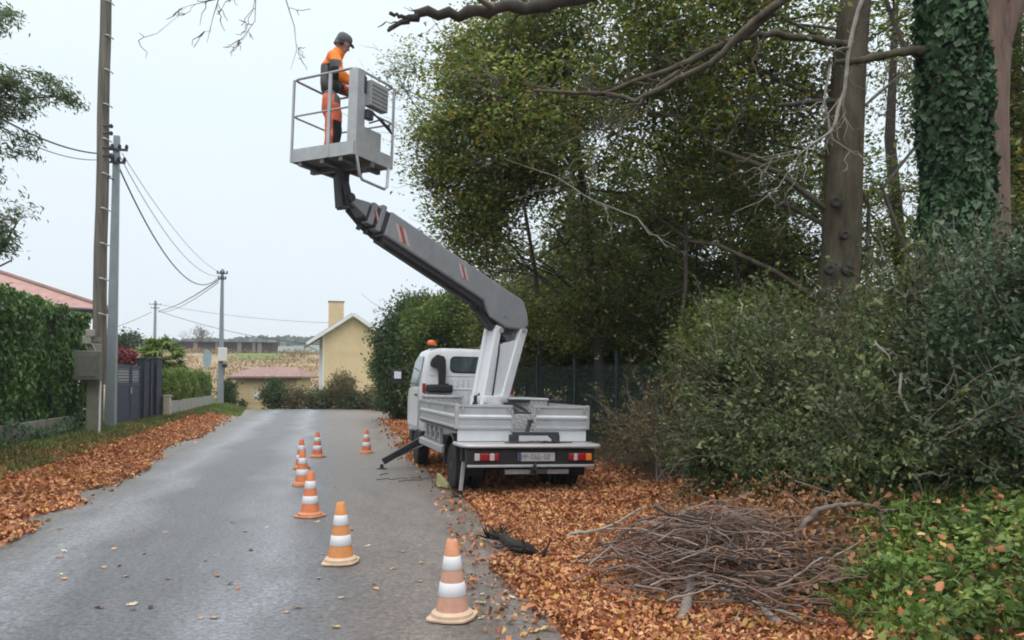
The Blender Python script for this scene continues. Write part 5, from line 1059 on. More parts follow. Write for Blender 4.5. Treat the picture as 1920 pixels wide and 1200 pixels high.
# cab
def cab():
    yr, yf = 4.02, 5.72
    st = [(yr, .80, 2.06, .0), (yr + .03, .845, 2.12, 0), (yr + .5, .86, 2.155, 0), (yr + .95, .86, 2.14, 0), (yr + 1.2, .85, 2.05, 0), (yr + 1.42, .84, 1.68, 0), (yr + 1.6, .83, 1.28, 0), (yf - .02, .80, 1.10, 0), (yf, .74, 1.02, 0)]
    rings = []
    for y, wd, zt, _ in st:
        zb = .58 if y < 5.0 else .50; P = []
        zw = min(1.38, zt - .12); tl = .105 * max(0, (zt - 1.38) / .75)
        half = [(wd - .05, zb), (wd - .005, zb + .09), (wd, (zb + zw) / 2), (wd, zw), (wd - tl * .55, zw + (zt - zw) * .5), (wd - tl, zt - .10), (wd - tl - .035, zt - .045), (wd - tl - .11, zt - .012), (wd * .45, zt + .008), (0, zt + .014)]
        rings.append([(-x, y, z) for x, z in half] + [(x, y, z) for x, z in reversed(half[:-1])])
    n = len(rings[0]); vs = [p for q in rings for p in q]; fs = []
    for i in range(len(rings) - 1):
        for j in range(n): fs.append((i * n + j, i * n + (j + 1) % n, (i + 1) * n + (j + 1) % n, (i + 1) * n + j))
    fs.append(tuple(range(n))); fs.append(tuple((len(rings) - 1) * n + j for j in range(n)))
    mb = MB().add(vs, fs); c = tp('cab', mb, M['white'], smooth=True, angle=28)
    def rr(x0, x1, z0, z1, rad, y):
        P = []
        for cx, cz, a0 in ((x1 - rad, z1 - rad, 0), (x0 + rad, z1 - rad, 90), (x0 + rad, z0 + rad, 180), (x1 - rad, z0 + rad, 270)):
            for k in range(6): a = R(a0 + k * 18); P.append((cx + rad * math.cos(a), y, cz + rad * math.sin(a)))
        return P
    mb = MB(); mb.prism(rr(-.345, .345, 1.695, 2.0, .09, yr - .006), (0, 0, 0), (0, .02, 0)); wn = tp('rear_window', mb, M['black'], c); mb = MB(); mb.prism(rr(-.32, .32, 1.718, 1.978, .075, yr - .012), (0, 0, 0), (0, .01, 0)); tp('pane', mb, M['glass'], wn)
    mb = MB()
    for k in range(9): x = -.40 + k * .10; mb.box((x, yr - .004, 1.52), (.035, .012, .13), bev=.004); mb.box((x, yr - .004, 1.25), (.035, .012, .22), bev=.004)
    mb.box((0, yr - .004, 1.40), (1.0, .012, .03), bev=.004); mb.box((0, yr - .003, 1.645), (1.4, .01, .02)); tp('pressed_ribs', mb, M['white'], c)
    for s in (-1, 1):
        mb = MB(); x = s * .862
        P = [(0, yr + .34, 1.44), (0, yr + 1.36, 1.44), (0, yr + 1.20, 1.90), (0, yr + .95, 2.0), (0, yr + .34, 2.0)]
        mb.prism([(x - s * .105 * max(0, (z - 1.38) / .75), y, z) for _, y, z in P], (s * -.004, 0, 0), (s * .006, 0, 0)); tp('side_window', mb, pm('side_glass', (.20, .25, .27), .08, .05, 3, spec=.9) if 'side_glass' not in bpy.data.materials else bpy.data.materials['side_glass'], c)
        mb = MB(); mb.prism([(s * .8625, yr + .3, .70), (s * .8625, yr + 1.5, .70), (s * .8625, yr + 1.55, 1.2), (s * .8625, yr + 1.40, 1.40), (s * .8625, yr + .3, 1.40)], (0, 0, 0), (s * .006, 0, 0)); dr = tp('door', mb, M['white'], c, bevel=.004)
        mb = MB(); mb.box((s * .885, yr + .46, 1.28), (.03, .14, .035), bev=.008); tp('door_handle', mb, M['black'], dr)
        mb = MB(); mb.tube([(s * .84, yr + 1.35, 1.5), (s * 1.02, yr + 1.5, 1.52), (s * 1.06, yr + 1.52, 1.45), (s * 1.06, yr + 1.52, 1.75), (s * .84, yr + 1.3, 1.8)], .013, 6); mi = tp('wing_mirror', mb, M['black'], c)
        mb = MB(); mb.box((s * 1.09, yr + 1.53, 1.60), (.19, .07, .30), bev=.025); tp('mirror_head', mb, M['black'], mi); mb = MB(); mb.box((s * 1.09, yr + 1.488, 1.645), (.14, .01, .14), bev=.004); tp('mirror_glass', mb, pm('mirror', (.6, .63, .66), .03, .02, 3, metal=1) if 'mirror' not in bpy.data.materials else bpy.data.materials['mirror'], mi)
        mb = MB(); mb.box((s * .815, yr - .02, 1.41), (.06, .035, .17), bev=.01); tp('marker_light', mb, M['red'], c)
        mb = MB(); mb.box((s * .80, yr + .25, .58), (.12, .6, .12), bev=.02); mb.box((s * .85, 5.0, .5), (.06, .35, .22), bev=.02); tp('cab_step', mb, M['black'], c)
    mb = MB(); mb.prism([(-.70, yr + 1.24, 2.02), (.70, yr + 1.24, 2.02), (.77, yr + 1.60, 1.30), (-.77, yr + 1.60, 1.30)], (0, .008, 0), (0, .02, .006)); tp('windscreen', mb, M['glass'], c)
    mb = MB(); mb.lathe([(.075, 2.14), (.075, 2.185), (.055, 2.19), (.055, 2.2)], 18, Matrix.Translation((-.64, yr + .28, .0))); bc = tp('beacon', mb, M['black'], c)
    mb = MB(); mb.lathe([(.075, 2.2), (.085, 2.215), (.08, 2.26), (.06, 2.29), (.001, 2.30)], 18, Matrix.Translation((-.64, yr + .28, .0))); tp('beacon_dome', mb, M['orange'], bc, smooth=True, angle=60)
    # black air intake on the back of the cab
    mb = MB()
    prof = [(-.50, 2.02), (-.38, 1.99), (-.345, 1.93), (-.335, 1.70), (-.345, 1.47), (-.455, 1.47), (-.465, 1.70), (-.49, 1.77), (-.60, 1.80), (-.62, 1.86), (-.585, 1.945)]
    mb.prism([(x - .10, yr - .12, z) for x, z in prof], (0, 0, 0), (0, .11, 0)); ai = tp('air_intake', mb, M['black'], c, bevel=.012)
    mb = MB(); mb.box((-.55, yr - .12, 1.405), (.46, .22, .15), bev=.035); mb.box((-.45, yr - .1, 1.47), (.12, .12, .06)); tp('air_cleaner', mb, M['black'], ai)
cab()
# outriggers
mb = MB(); mb.beam((-.55, 3.9, .66), (-1.52, 3.93, .10), .10, .11, bev=.01); og = tp('outrigger', mb, M['black'])
mb = MB(); mb.lathe([(.001, 0), (.10, .0), (.10, .025), (.03, .04), (.03, .10)], 14, Matrix.Translation((-1.535, 3.93, -.045)) @ Matrix.Rotation(R(-1.3), 4, 'Y')); tp('foot_pad', mb, M['rubber'], og)
mb = MB(); mb.tube([(-.6, 3.9, .5), (-1.25, 3.92, .205)], .022, 8); tp('ram', mb, M['galv'], og)
mb = MB(); mb.box((-.86, .36, .56), (.10, .10, .22), bev=.01); og = tp('outrigger', mb, M['darkmetal'])
mb = MB(); mb.beam((-.86, .36, .50), (-.90, .36, .05), .05, .05, (0, 1, 0), bev=.008); tp('ram', mb, M['galv'], og)
mb = MB(); mb.lathe([(.001, 0), (.095, .0), (.09, .02), (.03, .035), (.03, .09)], 14, Matrix.Translation((-.90, .36, -.028)) @ Matrix.Rotation(R(-1.3), 4, 'Y')); tp('foot_pad', mb, M['rubber'], og)
# --- turret, lower arm, boom: laid out in world space
NZ = Vector((0, 0, 1)); bd = (RT * -.66 + F0 * -.75).normalized(); bn = Vector((bd.y, -bd.x, 0)) * -1     # boom direction in plan, and its horizontal normal
if bn.dot(F0) > 0: bn = -bn          # bn points to the viewer's side
base = W(915, 770, 12.75); base.z = .87
mb = MB(); mb.lathe([(.26, 0), (.26, .08), (.21, .1), (.21, .26), (.25, .28), (.25, .34)], 24, Matrix.Translation(base)); mb.box(base + Vector((0, 0, .40)), (.5, .34, .12), Matrix.Rotation(math.atan2(bd.y, bd.x), 3, 'Z'), .02); tp('turret', mb, M['white'], world=True, smooth=True)
hw = .105
def pl3(pts, m, name, off0, off1, par=None, bevel=.006): mb = MB(); mb.prism(pts, bn * off0, bn * off1); return tp(name, mb, m, par, world=True, bevel=bevel)
def onplane(u, v):
    """point seen at (u, v) on the vertical plane in which the arm and boom move"""
    o = W(u, v, 10) ; e = Vector((0, 0, CAMZ)); d = o - e; return e + d * ((base - e).dot(bn) / d.dot(bn))
armL0, armL1, armR0, armR1 = onplane(897, 762), onplane(925, 612), onplane(931, 762), onplane(972, 615)
ar = None
for sgn in (1, -1):
    mb = MB(); mb.beam(armL0 + bn * hw * sgn, armL1 + bn * hw * sgn, .07, .13, bn.cross(NZ), .012); mb.beam(armR0 + bn * hw * sgn, armR1 + bn * hw * sgn, .08, .17, bn.cross(NZ), .012)
    o = tp('lower_arm', mb, M['white'], ar, world=True) if ar is None else tp('arm_cheek', mb, M['white'], ar, world=True)
    ar = ar or o
pl3([onplane(895, 765), onplane(935, 765), onplane(966, 636), onplane(922, 648)], M['white'], 'arm_plate', hw - .02, hw + .012, ar)
pl3([onplane(898, 765), onplane(932, 765), onplane(968, 610), onplane(930, 612)], M['boomgrey'], 'arm_plate', -hw + .03, -hw + .06, ar)
q0_, q1_ = armL0 + (armR0 - armL0) * -.02, armL1 + (armR1 - armL1) * -.02
mb = MB(); mb.prism([q0_ - bn * hw, q1_ - bn * hw, q1_ + bn * hw, q0_ + bn * hw], bd * -.02, bd * .012); tp('arm_plate', mb, M['white'], ar, world=True)
mb = MB(); mb.tube([onplane(915, 755), onplane(938, 670), onplane(945, 640)], [.06, .06, .04], 12); tp('lift_ram', mb, M['galv'], ar, world=True, smooth=True)
mb = MB()
for (u, v) in ((903, 752), (928, 752), (927, 620), (970, 620)): q = onplane(u, v); mb.tube([q - bn * (hw + .06), q + bn * (hw + .06)], .045, 12)
tp('pivot_pin', mb, M['galv'], ar, world=True, smooth=True)
# main boom: side outline in the boom plane, extruded to a box with rounded upper edges
top0, top1 = onplane(975, 568), onplane(722, 398); ax = (top1 - top0); BL = ax.length; ax.normalize(); up_ = (NZ - ax * NZ.dot(ax)).normalized()
def bl(s, h): return top0 + ax * s + up_ * h
H = .385; out_ = [onplane(968, 619), onplane(979, 612), onplane(977, 588), bl(.05, -.02), bl(.12, 0), bl(BL, 0), bl(BL, -H), bl(.95, -H - .02), onplane(906, 596), onplane(938, 616)]
mb = MB(); mb.prism(out_, bn * -.15, bn * .15); boom = tp('boom', mb, M['boomgrey'], world=True, bevel=.03)
mb = MB(); mb.prism([bl(.5, -H - .03), bl(BL - .02, -H + .01), bl(BL - .02, -H - .07), bl(.55, -H - .12)], bn * -.10, bn * .10); tp('underside_rail', mb, M['boomdark'], boom, world=True)
mb = MB(); mb.prism([bl(.25, -.3), bl(.9, -.42), bl(1.0, -.52), bl(.5, -.72), bl(.2, -.66)], bn * -.1, bn * .1); mb.tube([bl(.95, -.55), onplane(945, 640)], .05, 10); tp('knuckle', mb, M['boomdark'], boom, world=True)
mb = MB(); q = bl(.12, -.32); mb.tube([q + bn * .145, q + bn * .158], .03, 14); q = bl(.42, -.43); mb.tube([q + bn * .145, q + bn * .16], .035, 12); tp('boss', mb, M['boomgrey'], boom, world=True)
for k in range(2): mb = MB(); o_ = bn * (.12 - .05 * k); mb.tube([bl(.45, -.66) + o_, bl(1.0, -H - .13) + o_, bl(1.8, -H - .10 - .02 * k) + o_, bl(BL - .1, -H - .10) + o_], .016, 6); mb.tube([bl(.45, -.66) + o_, onplane(925 + 8 * k, 660) + o_, onplane(912 + 10 * k, 748) + o_], .016, 6); tp('hydraulic_hose', mb, M['black'], boom, world=True, smooth=True)
# telescopic inner sections showing at the tip
for k, (s0, s1, h0, h1, wv, mt) in enumerate(((BL - .02, BL + .10, -.03, -H + .03, .13, 'boomdark'), (BL + .08, BL + .16, .015, -H + .0, .148, 'boomgrey'), (BL + .14, BL + .24, -.05, -H + .05, .12, 'boomdark'), (BL + .22, BL + .31, -.03, -H + .03, .135, 'boomgrey'), (BL + .29, BL + .37, -.09, -H + .07, .11, 'boomdark'), (BL + .35, BL + .62, -.06, -H + .10, .12, 'boomgrey'))):
    mb = MB(); mb.prism([bl(s0, h0), bl(s1, h0 - (.08 if k == 5 else 0)), bl(s1, h1 + (.06 if k == 5 else 0)), bl(s0, h1)], bn * -wv, bn * wv); tp('telescopic_section', mb, M[mt], boom, world=True, bevel=.012)
mb = MB()
for k in range(4): mb.box(bl(BL - .05 + .13 * k, -H - .04), (.06, .06, .07), Matrix.Rotation(R(20), 3, 'Y'))
mb.tube([bl(BL + .0, -H - .06), bl(BL + .3, -H - .02), bl(BL + .6, -.30)], .03, 6); mb.tube([bl(BL + .1, -H - .02), bl(BL + .45, -H + .04), bl(BL + .68, -.22)], .022, 6); tp('cable_carrier', mb, M['black'], boom, world=True)
# red and white hazard stickers
M['stred'] = pm('sticker_red', (.40, .065, .055), .5, .1, 8); M['stwhite'] = pm('sticker_white', (.46, .40, .39), .5, .1, 8)
def sticker(s, h, L, hh, n, wv=.15):
    for k in range(n):
        a = s + k * L; mb = MB(); mb.prism([bl(a, h), bl(a + L, h), bl(a + L - hh * .8, h - hh), bl(a - hh * .8, h - hh)], bn * (wv + .001), bn * (wv + .004)); tp('hazard_sticker', mb, M['stred'] if k % 2 else M['stwhite'], boom, world=True)
sticker(1.52, -.10, .055, .17, 3); sticker(BL - .32, -.13, .07, .20, 3); sticker(BL + .22, -.14, .03, .16, 2, .135)
# --- basket
C0 = W(662, 288, 9.95); fz = C0.z + .02
yawb = R(28.5); ea = (RT * -math.cos(yawb) + F0 * math.sin(yawb)); eb = (RT * math.sin(yawb) + F0 * math.cos(yawb))
LA, LB, HB = 1.06, .80, 1.12
tiltM = Matrix.Rotation(R(1.6), 3, F0)       # the cage leans a little to the right
def bk(a, b, z): return C0 + tiltM @ (ea * a + eb * b + Vector((0, 0, z)))
Bm = Matrix((ea, eb, NZ)).transposed(); Bm = tiltM @ Bm
M['cage'] = pm('cage_galvanised', (.40, .41, .42), .45, .12, 8, metal=.35)
mb = MB(); mb.box(bk(LA / 2, LB / 2, .012), (LA, LB, .024), Bm)
for q in (.2, .5, .86): mb.box(bk(LA * q, LB / 2, -.03), (.06, LB * .98, .06), Bm)
mb.box(bk(LA / 2, LB * .5, -.035), (LA, .07, .07), Bm)
basket = tp('basket', mb, pm('basket_floor', (.15, .15, .16), .6, .2, 6, metal=.3), world=True)
mb = MB(); t_ = .006
for (a0, b0, a1, b1) in ((0, 0, LA, 0), (0, LB, LA, LB), (0, 0, 0, LB), (LA, 0, LA, LB)):
    c = bk((a0 + a1) / 2, (b0 + b1) / 2, .085); d = (abs(a1 - a0) + t_, abs(b1 - b0) + t_, .175); mb.box(c, (max(d[0], t_ * 2), max(d[1], t_ * 2), d[2]), Bm)
tp('toe_board', mb, M['cage'], basket, world=True)
tr_ = .017
mb = MB(); rd = .07
def rail(z, closed=True, rad=tr_): mb.tube([bk(rd, 0, z), bk(LA - rd, 0, z), bk(LA - .02, .02, z), bk(LA, rd, z), bk(LA, LB - rd, z), bk(LA - .02, LB - .02, z), bk(LA - rd, LB, z), bk(rd, LB, z), bk(.02, LB - .02, z), bk(0, LB - rd, z), bk(0, rd, z), bk(.02, .02, z)], rad, 8, closed=True)
rail(HB); rail(.62, rad=.013)
tp('guard_rail', mb, M['cage'], basket, world=True, smooth=True)
for (a, b) in ((LA, 0), (LA, LB), (0, LB), (LA * .40, 0), (LA * .62, LB)):
    mb = MB(); wds = .02 if a not in (LA * .40,) else .032; mb.box(bk(a, b, HB / 2), (wds * 1.6, .026, HB), Bm, .004); tp('post', mb, M['cage'], basket, world=True)
mb = MB(); mb.prism([bk(.10, -.012, 0), bk(.03, -.012, 0), bk(-.012, .03, 0), bk(-.012, .19, 0), bk(-.004, .19, 0), bk(-.004, .036, 0), bk(.036, -.004, 0), bk(.10, -.004, 0)], tiltM @ Vector((0, 0, .0)), tiltM @ Vector((0, 0, HB - .01))); tp('corner_panel', mb, M['cage'], basket, world=True)
mb = MB(); mb.box(bk(-.02, LB * .50, .86), (.12, .36, .34), Bm, .012)
for k in range(5): mb.box(bk(-.083, LB * .50, .75 + k * .055), (.010, .33, .010), Bm)
cb = tp('control_box', mb, pm('control_grey', (.27, .275, .285), .5, .1, 6), basket, world=True)
mb = MB(); mb.box(bk(-.03, LB * .3, .57), (.08, .12, .13), Bm, .01); mb.box(bk(.0, .18, .95), (.03, .05, .22), Bm); tp('switch_box', mb, M['boomdark'], basket, world=True)
mb = MB(); mb.tube([bk(-.06, LB * .35, .62), bk(-.1, LB * .6, .50), bk(-.08, LB * .85, .44), bk(-.02, LB * .9, .52), bk(-.05, LB * .6, .58), bk(-.05, LB * .3, .46)], .012, 6); tp('coiled_cable', mb, M['black'], basket, world=True, smooth=True)
mb = MB(); mb.box(bk(.22, .30, .90), (.26, .18, .05), Bm, .01)
for k in range(3): q = bk(.16 + .06 * k, .30, .925); mb.tube([q, q + Vector((0, 0, .09))], .012, 6)
tp('joystick_console', mb, M['black'], basket, world=True)
mb = MB(); mb.box(bk(.06, LB * .5, .24), (.1, .34, .36), Bm, .01); tp('battery_box', mb, M['cage'], basket, world=True)
mb = MB(); mb.tube([bk(-.01, .06, .0), bk(-.03, .1, -.24), bk(-.03, .16, -.30), bk(-.03, .62, -.32), bk(-.03, .68, -.27), bk(-.01, .72, .0)], .02, 8); tp('step_loop', mb, M['cage'], basket, world=True, smooth=True)
# mount between boom tip and basket
ht_ = bl(BL + .62, -.22); cp = bk(LA * .52, LB * .55, -.06)
mb = MB(); mb.box(cp + Vector((0, 0, -.10)), (.14, .14, .26), Bm, .01); v1 = cp + Vector((0, 0, -.2))
mb.beam(v1 + Vector((0, 0, .05)), ht_ + Vector((0, 0, -.02)), .12, .15, bn, .01); q = onplane(632, 330); q2 = onplane(636, 390)
mb.beam(q, q2, .12, .05, bn.cross(NZ), .006); mb.beam(q2, onplane(662, 388), .12, .05, NZ, .006); q5 = onplane(650, 372); mb.tube([q5 - bn * .12, q5 + bn * .12], .06, 12)
tp('basket_mount', mb, M['boomdark'], world=True)

# yellow wheel chock
mb = MB(); mb.add([(-.035, -.12, 0), (.035, -.12, 0), (.035, .14, 0), (-.035, .14, 0), (-.025, .13, .19), (.025, .13, .19), (.025, .09, .18), (-.025, .09, .18), (-.033, -.10, .05), (.033, -.10, .05)],
          [(0, 3, 2, 1), (3, 4, 5, 2), (4, 7, 6, 5), (7, 8, 9, 6), (8, 0, 1, 9), (0, 8, 7, 4, 3), (1, 2, 5, 6, 9)])
o = part(mb, 'wheel_chock', pm('chock_yellow', (.36, .34, .17), .6, .2, 9, dirt=.4), None, bevel=.008); p = G(832, 917); o.location = (p.x, p.y, .03); o.rotation_euler = (0, 0, R(30)); tag(o, 'yellow chock against the left rear wheel of the truck', 'wheel chock')
# ================================================================== PERSON
def skinned(pts, edges, rads, root, sub=2):
    me = bpy.data.meshes.new('tmp'); me.from_pydata([tuple(p) for p in pts], edges, []); o = bpy.data.objects.new('tmp', me); COL.objects.link(o)
    sk = o.modifiers.new('s', 'SKIN'); sk.use_smooth_shade = True; o.modifiers.new('d', 'SUBSURF').levels = sub
    for i, v in enumerate(me.skin_vertices[0].data):
        rr_ = rads[i]; v.radius = rr_ if hasattr(rr_, '__len__') else (rr_, rr_); v.use_root = (i == root)
    dg = bpy.context.evaluated_depsgraph_get(); m2 = bpy.data.meshes.new_from_object(o.evaluated_get(dg)); bpy.data.objects.remove(o); bpy.data.meshes.remove(me); return m2
def blob(c, s, n=16):
    bm = bmesh.new(); bmesh.ops.create_uvsphere(bm, u_segments=n, v_segments=n // 2 + 4, radius=1)
    for v in bm.verts: v.co = Vector((v.co.x * s[0], v.co.y * s[1], v.co.z * s[2])) + Vector(c)
    me = bpy.data.meshes.new('tmp'); bm.to_mesh(me); bm.free(); return me
def fused(meshes, voxel, smooth=4):
    bm = bmesh.new()
    for m_ in meshes: bm.from_mesh(m_); bpy.data.meshes.remove(m_)
    me = bpy.data.meshes.new('tmp'); bm.to_mesh(me); bm.free(); o = bpy.data.objects.new('tmp', me); COL.objects.link(o)
    rm_ = o.modifiers.new('r', 'REMESH'); rm_.mode = 'VOXEL'; rm_.voxel_size = voxel; sm = o.modifiers.new('m', 'SMOOTH'); sm.iterations = smooth; sm.factor = .5
    dg = bpy.context.evaluated_depsgraph_get(); m2 = bpy.data.meshes.new_from_object(o.evaluated_get(dg)); bpy.data.objects.remove(o); bpy.data.meshes.remove(me); return m2
# person-local: x forward, y to his left, z up
HD = Vector((.150, 0, 1.685)); pitchH = Matrix.Rotation(R(28), 3, 'Y')      # head bowed over the controls
def hp_(x, y, z): return tuple(HD + pitchH @ Vector((x, y, z)))
pts = [(0, 0, .98), (-.01, 0, 1.12), (.0, 0, 1.28), (.035, 0, 1.43), (.075, 0, 1.53), (.115, 0, 1.60)]; edges = [(0, 1), (1, 2), (2, 3), (3, 4), (4, 5)]
rads = [(.175, .155), (.18, .155), (.195, .165), (.185, .15), (.085, .085), (.064, .064)]
hands = []
for s in (-1, 1):
    b = len(pts)
    wr = (.40, s * .13, 1.13) if s < 0 else (.42, s * .12, 1.17)
    pts += [(.03, s * .165, 1.46), (.035, s * .215, 1.42), (.09, s * .265, 1.19), (.25, s * .21, 1.10), wr]
    rads += [.10, .098, .084, .070, .042]; edges += [(3, b), (b, b + 1), (b + 1, b + 2), (b + 2, b + 3), (b + 3, b + 4)]; hands.append((s, Vector(pts[b + 3]), Vector(wr)))
    c = len(pts)
    pts += [(.0, s * .095, .90), (.045, s * .115, .52), (-.015, s * .13, .12), (.03, s * .135, .055), (.15, s * .15, .045)]
    rads += [.145, .118, .108, (.062, .058), (.048, .040)]; edges += [(0, c), (c, c + 1), (c + 1, c + 2), (c + 2, c + 3), (c + 3, c + 4)]
ms = []
for ids in ([0, 1, 2, 3, 4, 5], [3, 6, 7, 8, 9, 10], [3, 16, 17, 18, 19, 20], [0, 11, 12, 13, 14, 15], [0, 21, 22, 23, 24, 25]):
    rs = [rads[i] for i in ids]
    if ids[0] in (0, 3) and ids[1] > 5: rs[0] = (.08, .08)
    ms.append(skinned([pts[i] for i in ids], [(i, i + 1) for i in range(len(ids) - 1)], rs, 0))
ms += [blob(hp_(0, 0, 0.02), (.098, .078, .115)), blob(hp_(.03, 0, -.055), (.070, .060, .075)), blob(hp_(.062, 0, -.095), (.028, .026, .024)), blob(hp_(.104, 0, -.022), (.022, .014, .020)), blob(hp_(.094, 0, .012), (.014, .011, .03)),
       blob(hp_(.085, .032, .035), (.02, .028, .012)), blob(hp_(.085, -.032, .035), (.02, .028, .012)), blob(hp_(.082, 0, -.062), (.018, .026, .010)), blob(hp_(.0, .082, -.005), (.022, .012, .032)), blob(hp_(.0, -.082, -.005), (.022, .012, .032))]
for s, el, wr in hands:
    d = (wr - el).normalized(); side = Vector((0, 1, 0)); side = (side - d * side.dot(d)).normalized(); dn = d.cross(side) * (1 if d.cross(side).z < 0 else -1)
    P = [wr, wr + d * .045, wr + d * .085]; E_ = [(0, 1), (1, 2)]; Rr = [(.032, .024), (.042, .022), (.042, .018)]
    ms.append(skinned(P, E_, Rr, 0, 1))
    for k, (off, L) in enumerate(((-.030, .062), (-.010, .072), (.010, .068), (.030, .055))):
        a = wr + d * .080 + side * off; q = [a, a + d * L * .5 + dn * .008, a + d * L * .75 + dn * L * .45, a + d * L * .62 + dn * L * .85]; ms.append(skinned(q, [(0, 1), (1, 2), (2, 3)], [.010, .0095, .009, .008], 0, 1))
    a = wr + d * .03 - side * s * -.036 * -1; q = [a, a + d * .03 - side * s * .03, a + d * .06 - side * s * .036 + dn * .02]; ms.append(skinned(q, [(0, 1), (1, 2)], [.013, .011, .009], 0, 1))
body = fused(ms, .0075)
body.name = 'person'
co = np.array([tuple(v.co) for v in body.vertices]); no = np.array([tuple(v.normal) for v in body.vertices])
k_ = ((co[:, 2] < 1.52) & (co[:, 0] < .36))[:, None]; co = co + k_ * no * ((vnoise(co, 9.0) - .5) * .045)[:, None]; body.vertices.foreach_set('co', co.ravel())
mats_ = [pm('skin', (.36, .20, .15), .6, .12, 12), pm('hi_vis_orange', (.85, .21, .02), .7, .10, 6, bump=.004), pm('work_grey', (.105, .10, .105), .8, .15, 6, bump=.004), pm('work_black', (.018, .018, .022), .8, .2, 6, bump=.004),
         pm('trouser_orange', (.72, .155, .075), .75, .12, 6, bump=.006), pm('boot_black', (.015, .014, .013), .6, .2, 8), pm('glove_red', (.42, .035, .03), .7, .15, 9)]
for m_ in mats_: body.materials.append(m_)
mi = []
for f in body.polygons:
    c = f.center; x, y, z = c
    arm = abs(y) > .185 + .1 * max(0, 1.3 - z) * 0 and z > 1.0 and z < 1.50 or (x > .19 and .98 < z < 1.3)
    if z > 1.575 or (x > .13 and z > 1.52): k = 0
    elif z < .10: k = 5
    elif z < .98:
        k = 4
        if x > .035 and z < .56: k = 3
        if z > .80 and x > .045: k = 2
        if z > .93: k = 2
    elif x > .375 and z < 1.25: k = 6 if y > 0 else 3
    elif arm: k = 1 if z > 1.345 else (2 if z > 1.25 and x < .13 else (1 if y < 0 else 6) if x > .10 else 3)
    elif z > 1.345: k = 1
    elif z > 1.12: k = 3 if x > -.045 else 2
    else: k = 2
    if .045 < abs(y) and 1.475 < z < 1.505 and x < .0: k = 3
    mi.append(k)
body.polygons.foreach_set('material_index', mi); body.polygons.foreach_set('use_smooth', [True] * len(mi))
person = link('person', body); tag(person, 'worker in orange and grey clothes and cap standing in the raised basket, looking down', 'person')
ft = bk(.72, LB * .47, .026); fdir = RT * .97 + F0 * .24
person.location = ft; person.rotation_euler = (0, 0, math.atan2(fdir.y, fdir.x))
mb = MB(); mb.lathe([(.101, .035), (.108, .06), (.104, .105), (.082, .135), (.04, .15), (.001, .153)], 20, Matrix.Translation(HD) @ pitchH.to_4x4() @ Matrix.Translation((-.008, 0, .01)) @ Matrix.Diagonal((1.02, .86, 1, 1)))
mb.lathe([(.1, -.05), (.104, .0), (.104, .05)], 20, Matrix.Translation(HD) @ pitchH.to_4x4() @ Matrix.Translation((-.026, 0, .01)) @ Matrix.Diagonal((.86, .84, 1, 1)))
cap = part(mb, 'cap', pm('cap_grey', (.105, .115, .12), .85, .15, 8), person, smooth=True)
mb = MB(); mb.prism([hp_(.07, -.06, .065), hp_(.145, -.045, .045), hp_(.158, 0, .043), hp_(.145, .045, .045), hp_(.07, .06, .065)], pitchH @ Vector((0, 0, 0)), pitchH @ Vector((0, 0, .010))); part(mb, 'peak', pm('peak_dark', (.03, .03, .032), .8), cap)
mb = MB()
for s in (-1, 1): mb.lathe([(.001, -.018), (.033, -.018), (.04, 0), (.033, .02), (.001, .022)], 14, Matrix.Translation(hp_(-.01, s * .098, -.005)) @ Matrix.Rotation(R(90), 4, 'X'))
mb.tube([hp_(-.01, .098, .02), hp_(-.06, .085, .03), hp_(-.11, .0, .03), hp_(-.06, -.085, .03), hp_(-.01, -.098, .02)], .010, 6); part(mb, 'ear_defenders', M['black'], person, smooth=True)
mb = MB(); Mc = Matrix.Translation((.085, 0, 1.535)) @ Matrix.Rotation(R(30), 4, 'Y'); mb.lathe([(.095, -.03), (.085, .03), (.082, .065), (.072, .065), (.07, .0)], 20, Mc); part(mb, 'collar', mats_[1], person, smooth=True)

